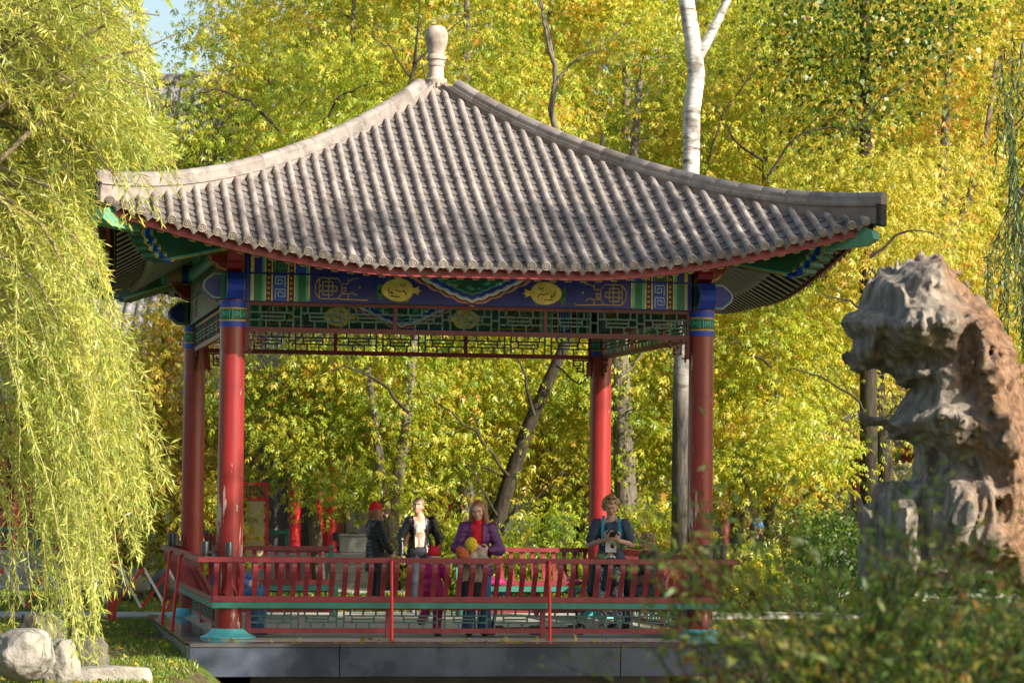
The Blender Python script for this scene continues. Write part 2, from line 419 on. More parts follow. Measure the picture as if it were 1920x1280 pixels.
M['board'] = paint('dark_board', (.025, .022, .018), .8, .3, 5, .1)  # near-black colour holds the depth shade between the rafters
M['turq'] = paint('turquoise_paint', (.10, .46, .48), .45, .14, 7, .06)
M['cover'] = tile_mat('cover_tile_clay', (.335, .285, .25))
M['pan'] = tile_mat('pan_tile_shade_clay', (.185, .162, .15))  # darker base puts the shadow between the cover rows into the clay
M['ridge'] = tile_mat('ridge_clay', (.29, .25, .222), 5)
M['granite'] = granite('dark_granite', (.040, .050, .074), .22)
M['granite_top'] = granite('polished_granite', (.07, .068, .066), .10)
M['granite_side'] = granite('granite_painted_sheen', (.42, .38, .30), .09)  # pale base stands in for the bright reflection on the side slabs
M['floor'] = paint('concrete_floor', (.42, .39, .33), .7, .12, 1.2, .1)
M['concrete'] = paint('concrete', (.36, .35, .32), .85, .15, 3, .2)
M['lamp'] = paint('anthracite_metal', (.028, .032, .036), .4, .15, 12, .04)
M['glass'] = paint('lamp_glass', (.25, .27, .28), .15, .05, 12, 0)
M['twig'] = paint('willow_twig', (.34, .30, .10), .6, .2, 9, 0)
# ---------------------------------------------------------------- the pavilion
PAV = empty('pavilion', (0, 0, 0), 0, 'square red garden pavilion with swept grey tiled roof and painted green and blue beams', 'pavilion')
CA = 2.9                                   # half the column spacing
_tP = [0, .23, .64, .96, 1.74, 2.48, 3.53, 4.5]; _zP = [7.10, 6.97, 6.66, 6.45, 5.98, 5.52, 4.91, 4.385]
_cP = np.polyfit(_tP, _zP, 4)
def lift(s): return .083 * max(0.0, abs(s) - 1.0) ** 1.7
def rz(s, t): return float(np.polyval(_cP, t)) + lift(s)            # roof surface height: s along the eave, t out from the axis
def te(s): return 4.41 + .14 * (min(abs(s), 4.6) / 4.5) ** 3            # eave distance
def hip_t(s): return abs(s)
CORN = 4.56

roof = empty('roof'); roof.parent = PAV
# --- deck and soffit, one closed body
mb = MB(); NS, NT = 24, 14
for k in range(4):
    R = RZ(k * math.pi / 2); b0 = len(mb.v)
    for lay in (0, 1):
        for j in range(NT + 1):
            for i in range(NS + 1):
                q = i / NS * 2 - 1; fj = j / NT
                t = fj * (te(q * CORN) - .05); s = q * t
                z = rz(s, max(t, .02)) - (.035 if lay == 0 else .13)
                mb.v.append(tuple(R @ Vector((s, -t, z))))
    W = NS + 1; L = W * (NT + 1)
    for j in range(NT):
        for i in range(NS):
            a = b0 + j * W + i
            mb.f.append((a, a + W, a + W + 1, a + 1)); mb.m.append(0)
            mb.f.append((a + L, a + L + 1, a + L + W + 1, a + L + W)); mb.m.append(0)
    for i in range(NS):
        a = b0 + NT * W + i; mb.f.append((a, a + L, a + L + 1, a + 1)); mb.m.append(0)
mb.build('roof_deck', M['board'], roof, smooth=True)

# --- tile shapes (unit length along +Y, lower end at y = 0)
def cover_mesh():
    mb = MB(); n = 7
    for y, r in ((0, .0445), (.03, .0458), (1, .0415)):
        for i in range(n + 1):
            a = math.pi * i / n; mb.v.append((r * math.cos(a), y, r * math.sin(a) * 1.08))
    for j in range(2):
        for i in range(n):
            a = j * (n + 1) + i; mb.f.append((a, a + 1, a + n + 2, a + n + 1)); mb.m.append(0)
    mb.f.append(tuple(range(n, -1, -1))); mb.m.append(0)
    me = mb.mesh('cover_tile', M['cover'], True); me.set_sharp_from_angle(angle=math.radians(50)); return me
def pan_mesh():
    mb = MB(); n = 5; w = .064; th = .013
    for y, dz in ((0, .021), (1.12, 0)):
        for i in range(n + 1):
            u = i / n * 2 - 1; mb.v.append((u * w, y, .020 * u * u + dz))
    for i in range(n + 1):
        u = i / n * 2 - 1; mb.v.append((u * w, 0, .020 * u * u + .021 - th))
    for i in range(n):
        mb.f.append((i, i + 1, n + 2 + i, n + 1 + i)); mb.m.append(0)
        mb.f.append((2 * n + 2 + i, 2 * n + 3 + i, i + 1, i)); mb.m.append(0)
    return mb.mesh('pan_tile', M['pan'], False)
def disc_mesh():
    mb = MB(); n = 18
    prof = [(.047, .03), (.055, .026), (.055, .0), (.046, -.004), (.041, .004), (.030, .004), (.026, -.004), (.016, -.003), (.010, .003), (.004, -.007)]
    V = [(r * math.cos(2 * math.pi * k / n), y, r * math.sin(2 * math.pi * k / n)) for r, y in prof for k in range(n)]
    F = [(i * n + (k + 1) % n, i * n + k, (i + 1) * n + k, (i + 1) * n + (k + 1) % n) for i in range(len(prof) - 1) for k in range(n)]
    F.append(tuple(range((len(prof) - 1) * n, len(prof) * n)))
    mb.add(V, F); me = mb.mesh('eave_disc', M['cover'], True); me.set_sharp_from_angle(angle=math.radians(35)); return me
def drip_mesh():
    mb = MB(); P = [(-.064, .012), (-.064, -.014), (-.056, -.032), (-.034, -.046), (-.020, -.066), (0, -.084), (.020, -.066), (.034, -.046), (.056, -.032), (.064, -.014), (.064, .012), (.035, -.008), (0, -.014), (-.035, -.008)]
    mb.prism(P, lambda u, v, d: (u, d - v * .25, v), .0, .014)
    mb.f = [tuple(reversed(f)) for f in mb.f]
    for sc, dd in ((.72, -.004), (.42, -.0075)):
        Q = [(u * sc, (v + .045) * sc - .045) for u, v in P]
        b = len(mb.v)
        mb.prism(Q, lambda u, v, d: (u, d - v * .25, v), dd, 0.001)
        mb.f[-len(Q) - 2:] = [tuple(reversed(f)) for f in mb.f[-len(Q) - 2:]]
    return mb.mesh('drip_tile', M['pan'], False)
ME_COVER, ME_PAN, ME_DISC, ME_DRIP = cover_mesh(), pan_mesh(), disc_mesh(), drip_mesh()

def frame(p, d, xs):
    """matrix with +Y along d (up slope), +X near xs"""
    d = Vector(d); L = d.length; y = d / L; x = Vector(xs); x = (x - y * x.dot(y)).normalized(); z = x.cross(y)
    return Matrix(((x.x, y.x * L, z.x, p[0]), (x.y, y.y * L, z.y, p[1]), (x.z, y.z * L, z.z, p[2]), (0, 0, 0, 1)))
def unit_frame(p, d, xs): return frame(p, Vector(d).normalized(), xs)

NROW, PITCHR = 52, .1752
covers, pans, discs, drips = [], [], [], []          # (face, importance, matrix)
rj = random.Random(5)
for k in range(4):
    R = RZ(k * math.pi / 2)
    for i in range(NROW):
        s = (i - (NROW - 1) / 2) * PITCHR
        slope = (lift(s + .01) - lift(s - .01)) / .02 * 1.0
        xs = (1, 0, slope)
        t1 = te(s) + .105; t0 = abs(s) + .035
        L = .37; t = t1
        while t > t0 + .03:
            tn = max(t0, t - L * (.86 if t > 2 else .80))
            if tn - t0 < .1: tn = t0
            j = rj.uniform(-.003, .003)
            p = (s + j, -t, rz(s, t) + .021); q = (s + j, -tn, rz(s, tn) + .021)
            covers.append((k, t, R @ frame(p, Vector(q) - Vector(p), xs))); t = tn
        p = Vector((s, -t1, rz(s, t1) + .021)); q = Vector((s, -t1 + .1, rz(s, t1 - .1) + .021))
        discs.append((k, 1, R @ unit_frame(p + Vector((0, -.006, .012)), q - p, xs)))
    for i in range(NROW + 1):
        s = (i - NROW / 2) * PITCHR
        slope = (lift(s + .01) - lift(s - .01)) / .02
        t1 = te(min(abs(s), 4.5)) + .085; t0 = abs(s) + .02; t = t1
        if t1 - t0 > .0:
            while t > t0 + .04:
                tn = max(t0, t - .165)
                p = (s, -t, rz(s, t) - .012 + rj.uniform(-.003, .003)); q = (s, -tn, rz(s, tn) - .012)
                pans.append((k, t, R @ frame(p, Vector(q) - Vector(p), (1, 0, slope + rj.uniform(-.03, .03))))); t = tn
        if abs(s) < 4.5:
            p = Vector((s, -t1 - .012, rz(s, t1) + .012)); drips.append((k, 1, R @ unit_frame(p, (0, 1, .0), (1, 0, slope * .6))))

def spread(lst, name, mesh, front_max, stuff_name):
    """largest pieces of the front slope as parts, the rest joined"""
    fr = sorted([q for q in lst if q[0] == 0], key=lambda q: -q[1]); keep = fr[:front_max]; rest = fr[front_max:] + [q for q in lst if q[0] != 0]
    for _, _, m in keep: put(name, mesh, roof, m)
    n = len(mesh.vertices); co = np.empty(n * 3); mesh.vertices.foreach_get('co', co); co = np.c_[co.reshape(-1, 3), np.ones(n)]
    polys = [tuple(p.vertices) for p in mesh.polygons]; V = []; F = []
    for _, _, m in rest:
        b = len(V); V += [tuple(v) for v in (co @ np.array(m).T)[:, :3]]; F += [tuple(b + i for i in p) for p in polys]
    me = bpy.data.meshes.new(stuff_name); me.from_pydata(V, [], F); me.materials.append(mesh.materials[0])
    o = put(stuff_name, me, roof); o['kind'] = 'stuff'
spread(covers, 'cover_tile', ME_COVER, 296, 'cover_tiles')
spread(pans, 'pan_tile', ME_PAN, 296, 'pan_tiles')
spread(discs, 'eave_disc', ME_DISC, 52, 'eave_discs')
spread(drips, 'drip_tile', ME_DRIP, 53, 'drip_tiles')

# --- hip ridges: band, base course, rounded cap tiles
def hip_line(t): return Vector((-t, -t, rz(t, t)))
_rt, _rzt = [.12, .23, .64, .96, 1.4, 1.97, 2.5, 3.1, 3.55, 4.15, 4.7], [7.27, 7.19, 6.87, 6.66, 6.39, 6.10, 5.875, 5.645, 5.528, 5.425, 5.385]
_cR = np.polyfit(_rt, _rzt, 5)
def ridge_top(t): return float(np.polyval(_cR, t))
capm = MB(); n = 10
prof = [(-.088, 0), (-.088, .035), (-.075, .04), (-.075, .06)] + [(.088 * math.cos(a), .06 + .088 * math.sin(a)) for a in np.linspace(math.pi - .35, .35, n)] + [(.075, .06), (.075, .04), (.088, .035), (.088, 0)]
for y, sc in ((0, 1.0), (.93, 1.0), (.945, .965), (1.0, .965)):
    capm.v += [(x * sc, y, z * sc) for x, z in prof]
W = len(prof)
for j in range(3):
    for i in range(W - 1): capm.f.append((j * W + i, j * W + i + 1, (j + 1) * W + i + 1, (j + 1) * W + i)); capm.m.append(0)
capm.f.append(tuple(range(W))); capm.m.append(0); capm.f.append(tuple(range(4 * W - 1, 3 * W - 1, -1))); capm.m.append(0)
ME_CAP = capm.mesh('ridge_tile', M['ridge'], True); ME_CAP.set_sharp_from_angle(angle=math.radians(40))
for k in range(4):
    R = RZ(k * math.pi / 2); hp = MB()
    ts = list(np.linspace(4.64, .12, 30))
    def band(w, z0, z1, mi=0):
        b = len(hp.v); x = Vector((1, -1, 0)).normalized() * w / 2
        for t in ts:
            p = hip_line(min(t, 4.6)); p.x = p.y = -t; zb_ = p.z - .06 if z0 is None else ridge_top(t) + z0; zt_ = ridge_top(t) + z1; p.z = 0; hp.v += [tuple(p - x + Vector((0, 0, zb_))), tuple(p + x + Vector((0, 0, zb_))), tuple(p + x + Vector((0, 0, zt_))), tuple(p - x + Vector((0, 0, zt_)))]
        for i in range(len(ts) - 1):
            for j in range(4): hp.f.append((b + i * 4 + j, b + i * 4 + 4 + j, b + i * 4 + 4 + (j + 1) % 4, b + i * 4 + (j + 1) % 4)); hp.m.append(mi)
        e = b + 4 * len(ts) - 4; hp.f += [(b, b + 1, b + 2, b + 3), (e + 3, e + 2, e + 1, e)]; hp.m += [mi, mi]
    band(.15, None, -.172); band(.195, -.172, -.147)
    hp.build('ridge_band', M['ridge'], roof, M=R)
    t = 4.68
    while t > .22:
        step = .235
        tn = max(.13, t - step); p = Vector((-t, -t, ridge_top(t) - .147)); q = Vector((-tn, -tn, ridge_top(tn) - .147))
        put('ridge_tile', ME_CAP, roof, R @ frame(p, (q - p) * 1.0, (1, -1, 0))); t = tn
    # dark block closing the ridge end
    e = MB(); c = hip_line(4.6); c.x = c.y = -4.655; c.z += .045
    Rm = Matrix.Rotation(math.radians(-135), 3, 'Z')
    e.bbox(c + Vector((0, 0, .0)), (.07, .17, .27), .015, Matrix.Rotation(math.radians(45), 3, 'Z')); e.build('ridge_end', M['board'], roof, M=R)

# --- finial
fi = MB(); zb = 6.98
pf = [(.22, 0), (.23, .05), (.19, .08), (.175, .10), (.175, .19), (.19, .215), (.19, .235), (.150, .25), (.132, .275), (.128, .42), (.146, .435), (.148, .46), (.135, .47), (.138, .51), (.166, .525), (.168, .565), (.155, .58),
          (.140, .60), (.152, .66), (.178, .74), (.197, .82), (.199, .87), (.185, .93), (.150, .98), (.09, 1.01), (.02, 1.02)]
fi.lathe([(r_ * .77, z_ * .925) for r_, z_ in pf], 32, (0, 0, zb))
for i in range(16):
    a = 2 * math.pi * i / 16; fi.box((.138 * math.cos(a), .138 * math.sin(a), zb + .138), (.03, .018, .065), Matrix.Rotation(a, 3, 'Z'))
fi.build('finial', tile_mat('finial_clay', (.44, .35, .285), 4), roof, auto=40)

# --- fascia, flying rafters, rafters, corner beams
def fascia_mesh(dt, z0, z1, th, smax=None):
    mb = MB(); ss = np.linspace(-1, 1, 49)
    for q in ss:
        s = q * (smax or (CORN - .04)); t = te(s) - dt
        if smax: t = dt
        z = rz(s, te(s)) if not smax else rz(s, dt)
        for a, b in ((0, z0), (th, z0), (th, z1), (0, z1)): mb.v.append((s, -t + a, z - b))
    for i in range(48):
        for j in range(4): mb.f.append((i * 4 + j, i * 4 + 4 + j, i * 4 + 4 + (j + 1) % 4, i * 4 + (j + 1) % 4)); mb.m.append(0)
    e = 48 * 4; mb.f += [(3, 2, 1, 0), (e, e + 1, e + 2, e + 3)]; mb.m += [0, 0]
    return mb
fm = fascia_mesh(.03, .165, .02, .035).mesh('fascia', M['fascia'])
fm2 = fascia_mesh(3.86, .275, .14, .03, 3.80).mesh('inner_fascia', M['maroon'])
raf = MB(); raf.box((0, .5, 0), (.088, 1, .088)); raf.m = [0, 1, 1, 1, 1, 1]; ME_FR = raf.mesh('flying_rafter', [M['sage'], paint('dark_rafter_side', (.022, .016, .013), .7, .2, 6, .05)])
endm = MB(); endm.box((0, 0, 0), (.086, .004, .082)); ME_END = endm.mesh('rafter_end', M['deep_green'])
def strips(mb, paths, w, fn, d0, d1):
    """flat bands of width w along polylines in (u, v), mapped by fn(u, v, depth)"""
    for P in paths:
        for (u0, v0), (u1, v1) in zip(P[:-1], P[1:]):
            du, dv = u1 - u0, v1 - v0; L = math.hypot(du, dv)
            if L < 1e-6: continue
            tx, ty = du / L * w / 2, dv / L * w / 2; nx, ny = -ty, tx
            mb.prism([(u0 - tx + nx, v0 - ty + ny), (u0 - tx - nx, v0 - ty - ny), (u1 + tx - nx, v1 + ty - ny), (u1 + tx + nx, v1 + ty + ny)], fn, d0, d1)
    return mb
key = MB(); q = .036
strips(key, [[(-q, -q), (q, -q), (q, q), (-q, q), (-q, -q)], [(-.018, .018), (.020, .018)], [(0, .018), (0, -.016)], [(-.018, -.016), (.02, -.016)], [(-.02, .0), (-.02, -.016)], [(.02, .018), (.02, .002)]], .0105, lambda u, v, d: (u, -d, v), 0, .003)
ME_KEY = key.mesh('gold_key', M['gold'])
rr = MB(); rr.tube([(0, 0, 0), (0, 1, 0)], .046, 10); ME_RR = rr.mesh('eave_rafter', M['sage'], True); ME_RR.set_sharp_from_angle(angle=math.radians(60))
for k in range(4):
    R = RZ(k * math.pi / 2)
    put('fascia', fm, roof, R); put('inner_fascia', fm2, roof, R)
    for i in range(49):
        s = (i - 24) * .1845; t1 = te(s) - .125; t0 = max(3.60, abs(s) + .05)
        sl = (lift(s + .01) - lift(s - .01)) / .02 * .8
        if t1 - t0 > .06:
            p = Vector((s, -t1, rz(s, t1) - .205)); qv = Vector((s, -t0, rz(s, t0) - .205))
            m_ = R @ frame(p, qv - p, (1, 0, sl)); put('flying_rafter', ME_FR, roof, m_)
            e_ = R @ unit_frame(p + Vector((0, -.002, 0)), (0, 1, 0), (1, 0, sl)); put('rafter_end', ME_END, roof, e_)
            put('gold_key', ME_KEY, roof, R @ unit_frame(p + Vector((0, -.004, 0)), (0, 1, 0), (1, 0, sl)))
        t1 = 3.90; t0 = max(2.75, abs(s) + .05)
        if t1 - t0 > .06 and abs(s) < 3.8:
            p = Vector((s, -t1, rz(s, t1) - .30)); qv = Vector((s, -t0, rz(s, t0) - .30))
            put('eave_rafter', ME_RR, roof, R @ frame(p, qv - p, (1, 0, sl)))
    # corner beams, drawn in the diagonal plane (t, z)
    def dg(t, z, d): return Vector((-t + d * .7071, -t - d * .7071, z))
    up = MB(); zt = [(2.9, 5.02), (3.6, 4.90), (4.2, 4.93), (4.53, 4.965), (4.595, 4.93), (4.61, 4.83), (4.51, 4.755), (4.2, 4.72), (3.6, 4.70), (2.9, 4.82)]
    up.prism(zt[::-1], dg, -.085, .085); up.build('corner_beam', M['light_green'], roof, M=R)
    lo_p = [(2.85, 4.86), (4.16, 4.75), (4.16, 4.68), (4.115, 4.655), (4.13, 4.60), (4.06, 4.575), (4.065, 4.525), (3.99, 4.50), (3.99, 4.45), (3.90, 4.425), (3.84, 4.40), (2.85, 4.66)]
    lo = MB(); lo.prism(lo_p[::-1], dg, -.10, .10); lo.build('lower_corner_beam', M['deep_green'], roof, M=R)
    edge = [(4.16, 4.75), (4.16, 4.68), (4.115, 4.655), (4.13, 4.60), (4.06, 4.575), (4.065, 4.525), (3.99, 4.50), (3.99, 4.45), (3.90, 4.425), (3.84, 4.40)]
    for side in (1, -1):
        for off, w, mt, dd in ((.012, .022, 'gold', .104), (.036, .022, 'teal', .104), (.075, .055, 'blue', .104), (.114, .022, 'teal', .104), (.135, .02, 'gold', .104)):
            g = MB(); path = [(t - off, z) for t, z in edge[:-1]]
            strips(g, [path], w, lambda u, v, d, sd=side: dg(u, v, sd * d), .1, dd) if side > 0 else strips(g, [path], w, lambda u, v, d, sd=side: dg(u, v, sd * d), dd, .1)
            g.build('painted_edge', M[mt], roof, M=R)
        g = MB(); strips(g, [[(3.82, 4.422), (2.95, 4.662)]], .018, lambda u, v, d, sd=side: dg(u, v, sd * d), .1, .103); g.build('painted_edge', M['gold'], roof, M=R)
        g = MB(); strips(g, [[(3.80, 4.446), (2.95, 4.686)]], .022, lambda u, v, d, sd=side: dg(u, v, sd * d), .1, .103); g.build('painted_edge', M['teal'], roof, M=R)

# --- columns
def spiral(u0, v0, s, flip=1):
    """square key meander in a cell of size s"""
    P = [(-.5, -.5), (-.5, .5), (.5, .5), (.5, -.28), (-.24, -.28), (-.24, .24), (.24, .24), (.24, -.04), (0, -.04)]
    return [(u0 + x * s * flip, v0 + y * s) for x, y in P]
CR = .158
for ci, (sx, sy) in enumerate(((-1, -1), (1, -1), (-1, 1), (1, 1))):
    c = empty('column'); c.parent = PAV; c.location = (sx * CA, sy * CA, 0)
    mb = MB(); mb.lathe([(CR + .004, .06), (CR, 1.0), (CR - .003, 2.2), (CR - .008, 4.06)], 40); mb.build('shaft', M['red_worn_shaded'] if sy < 0 else M['red_post'], c, auto=60)
    mb = MB(); mb.lathe([(.33, 0.002), (.33, .018), (.285, .032), (.235, .062), (.20, .10), (.195, .112), (.165, .114)], 36); mb.build('pedestal', M['turq'], c, auto=50)
    r = CR - .005
    for z0, z1, mt, e in ((3.945, 4.03, 'blue', .004), (3.925, 3.945, 'gold', .007), (3.80, 3.925, 'deep_green', .004), (3.78, 3.80, 'gold', .007), (3.715, 3.78, 'blue', .004)):
        g = MB(); g.lathe([(r - .01, z0), (r + e, z0), (r + e, z1), (r - .01, z1)], 40, cap=False); g.build('neck_band', M[mt], c, auto=50)
    g = MB(); cells = 7
    for i in range(cells):
        a0 = 2 * math.pi * (i + .5) / cells * r
        strips(g, [spiral(a0, 3.8625, .096, 1 if i % 2 else -1)], .0125, lambda u, v, d: ((r + .004 + d) * math.cos(u / r), (r + .004 + d) * math.sin(u / r), v), 0, .003)
    g.build('key_pattern', M['teal'], c)
    # lamps
    for dx, dy in ((.03 * sx, sy * .29), (sx * .29, .02 * sy), (sx * .24, -sy * .17)):
        l = MB(); l.lathe([(.040, 0), (.045, .004), (.045, .165), (.041, .172), (.030, .172)], 20, (dx, dy, .975)); l.bar((dx * .55, dy * .55, 1.02), (dx, dy, 1.02), .03, .03)
        l.build('lamp', M['lamp'], c, auto=40)

# --- painted beams
def flat(y):
    """front-facing drawing plane at -y; depth goes outward"""
    return lambda u, v, d: (u, -(y + d), v)
def ellipse(cx, cz, rx, rz_, n=20): return [(cx + rx * math.cos(2 * math.pi * i / n), cz + rz_ * math.sin(2 * math.pi * i / n)) for i in range(n)]
def rect(u0, v0, u1, v1): return [(u0, v0), (u1, v0), (u1, v1), (u0, v1)]
def scallop(hw, ztop, dep, n=7, per=9):
    P = []
    lobes = 9
    for i in range(lobes * per + 1):
        x = i / (lobes * per) * 2 - 1
        base = 1 - abs(x) ** 1.25
        ph = (i % per) / per if i < lobes * per else 0
        bulge = .07 * math.sin(math.pi * ((i / per) % 1.0)) 
        P.append((x * hw, ztop - dep * (base + bulge) / 1.0))
    P.append((hw, ztop)); P.insert(0, (-hw, ztop))
    return P
def decorate(beam, y, field, inner=False, simple=False):
    """painted ornament on the face of the main beam (v 4.03..4.36) and the board above (4.375..4.62)"""
    fn0 = flat(y); sgn = 1
    fn = (lambda u, v, d: (u, -(y + d), v)) if not inner else (lambda u, v, d: (-u, -(y - d), v))
    acc = {}
    def poly(name, P, mt, d): acc.setdefault((name, mt), MB()).prism(P, fn, .0005, d)
    def line(name, paths, w, mt, d): strips(acc.setdefault((name, mt), MB()), paths, w, fn, .0005, d)
    z0, z1 = 4.035, 4.355
    for s in (-1, 1):
        def X(x): return s * x
        def bandv(x0, x1, mt, d=.003, za=z0, zb=z1): poly('painted_band', rect(min(X(x0), X(x1)), za, max(X(x0), X(x1)), zb), mt, d)
        for x0, x1, mt in ((2.70, 2.685, 'pale_blue'), (2.682, 2.662, 'yellow'), (2.655, 2.565, 'green'), (2.565, 2.535, 'teal'), (2.533, 2.515, 'yellow'), (2.510, 2.452, 'black'), (2.450, 2.436, 'yellow'),
                           (2.425, 2.265, 'blue'), (2.256, 2.240, 'yellow'), (2.238, 2.180, 'black'), (2.178, 2.160, 'yellow'), (2.155, 2.125, 'teal'), (2.125, 2.035, 'green'), (2.035, 2.008, 'teal'), (2.004, 1.985, 'yellow')): bandv(x0, x1, mt)
        for xx in (2.481, 2.209):
            for i in range(5):
                zc = z0 + .035 + i * .0625
                poly('painted_dot', ellipse(X(xx), zc, .024, .025, 12), 'wine', .0045); poly('painted_dot', ellipse(X(xx) - .004, zc - .007, .016, .015, 10), 'rose', .006)
        sp = [(-.5, -.5), (-.5, .5), (.5, .5), (.5, -.25), (-.2, -.25), (-.2, .22), (.22, .22), (.22, 0)]
        for zc, fl in ((z0 + .085, 1), (z0 + .235, -1)):
            line('key_pattern', [[(X(2.345) + px * .115 * fl, zc + pz * .115) for px, pz in sp]], .011, 'pale_blue', .006)
        # bands run on over the board above in other colours
        for x0, x1, mt in ((2.70, 2.66, 'yellow'), (2.655, 2.565, 'navy'), (2.565, 2.535, 'teal'), (2.533, 2.515, 'yellow'), (2.510, 2.452, 'black'), (2.450, 2.436, 'yellow'), (2.425, 2.265, 'deep_green'), (2.256, 2.240, 'yellow'), (2.238, 2.180, 'black'),
                           (2.178, 2.160, 'yellow'), (2.155, 2.035, 'blue'), (2.035, 2.008, 'teal'), (2.004, 1.985, 'yellow')): bandv(x0, x1, mt, .003, 4.378, 4.60)
        for xx in (2.481, 2.209):
            for i in range(3):
                zc = 4.41 + i * .065
                poly('painted_dot', ellipse(X(xx), zc, .024, .025, 12), 'wine', .0045); poly('painted_dot', ellipse(X(xx), zc - .006, .016, .015, 10), 'rose', .006)
        line('key_pattern', [[(X(2.345) + px * .13, 4.46 + pz * .13) for px, pz in sp]], .011, 'light_green', .006)
        # gold fretwork medallion with trailing scrolls
        cx, cz = 1.72, z0 + .165
        oc = [(cx + .20, cz - .05), (cx + .20, cz + .05), (cx + .15, cz + .125), (cx - .07, cz + .125), (cx - .12, cz + .06), (cx - .12, cz - .06), (cx - .07, cz - .125), (cx + .15, cz - .125), (cx + .20, cz - .05)]
        P = [oc, [(cx + .15, cz - .125), (cx + .15, cz + .125)], [(cx + .04, cz + .125), (cx + .04, cz - .125)], [(cx + .15, cz + .03), (cx - .06, cz + .03), (cx - .06, cz - .03), (cx + .15, cz - .03)],
             [(cx + .11, cz + .08), (cx - .01, cz + .08), (cx - .01, cz - .08), (cx + .11, cz - .08), (cx + .11, cz + .08)], [(cx - .12, cz + .06), (cx - .20, cz + .06), (cx - .20, cz + .12)], [(cx - .12, cz - .06), (cx - .20, cz - .06), (cx - .20, cz - .12)],
             [(cx - .07, cz - .125), (cx - .44, cz - .135), (cx - .44, cz - .115)], [(cx - .12, cz), (cx - .17, cz + .02), (cx - .17, cz - .03), (cx - .14, cz - .04)],
             [(cx - .20, cz + .09), (cx - .26, cz + .125), (cx - .32, cz + .13)], [(cx - .20, cz - .07), (cx - .25, cz - .045), (cx - .30, cz - .075)]]
        line('fretwork', [[(X(a), b) for a, b in q] for q in P], .012, 'gold', .006)
        poly('painted_dot', ellipse(X(1.38), cz + .02, .013, .013, 10), 'gold', .006)
        if not simple:
            # yellow pomegranate with leaves
            cx = .92; 
            for lx, lz, ra in ((1.13, cz - .07, .07), (1.14, cz + .02, .06), (.80, cz - .11, .05), (1.02, cz + .11, .05)): poly('painted_leaf', ellipse(X(lx), lz, ra * .5, ra, 10), 'green', .0035)
            fruit = [(cx + .19 * math.cos(a), cz + .135 * math.sin(a) * (1 - .12 * math.cos(a))) for a in np.linspace(.22 + math.pi, 3 * math.pi - .22, 26)]
            fruit = fruit + [(cx - .205, cz + .022), (cx - .26, cz + .05), (cx - .250, cz + .012), (cx - .285, cz - .006), (cx - .248, cz - .022), (cx - .255, cz - .055), (cx - .205, cz - .03)]
            fruit = [(X(a), b) for a, b in fruit]
            big = [(X(cx) + (a - X(cx)) * 1.05, cz + (b - cz) * 1.06) for a, b in fruit]
            if s < 0: fruit.reverse(); big.reverse()
            poly('fruit_outline#%d' % s, big, 'gold', .004); poly('fruit#%d' % s, fruit, 'yellow', .006)
            line('brush_mark', [[(X(cx + a), cz + b) for a, b in q] for q in ([(.11, .03), (.10, -.03), (.06, -.05), (.07, -.02)], [(.02, .0), (-.03, -.02), (-.08, -.01), (-.11, -.05)], [(-.04, .07), (-.06, .04)], [(-.09, .07), (-.08, .05)], [(.08, -.075), (-.02, -.085)])], .012, 'black', .008)
    line('painted_band', [[(-2.0, z0 + .008), (2.0, z0 + .008)]], .014, 'navy', .004)
    # central scalloped panel of cloud bands with leaves and blossoms inside
    if not simple:
        for sc, mt, d in ((1.0, 'rose', .004), (.93, 'wine', .0055), (.865, 'white', .007), (.81, 'pale_blue', .0085), (.75, 'blue', .010), (.67, 'navy', .0115), (.60, 'teal', .013), (.54, 'deep_green', .0145)):
            poly('cloud_band', scallop(.74 * sc, z1, .315 * sc), mt, d)
        rr_ = random.Random(11)
        for i in range(22):
            x = rr_.uniform(-.33, .33); zz = z1 - .01 - rr_.uniform(0, .14) * (1 - abs(x) / .4)
            poly('painted_leaf', ellipse(x, zz - .02, rr_.uniform(.02, .045), rr_.uniform(.012, .022), 9), ('light_green', 'green', 'teal', 'rose', 'white')[i % 5 if i % 3 == 0 else i % 3], .016 + i * .0002)
    poly('painted_band', rect(-1.95, 4.385, 1.95, 4.60), 'navy' if field == 'blue' else 'deep_green', .002)
    for i in range(9):
        x = -1.6 + i * .4
        poly('painted_leaf', ellipse(x, 4.49, .13, .05, 14), ('gold', 'rose', 'light_green')[i % 3], .004)
    for (nm, mt), g in acc.items():
        o_ = g.build(nm.split('#')[0], M[mt], beam)
        if '#' not in nm: o_['kind'] = 'stuff'

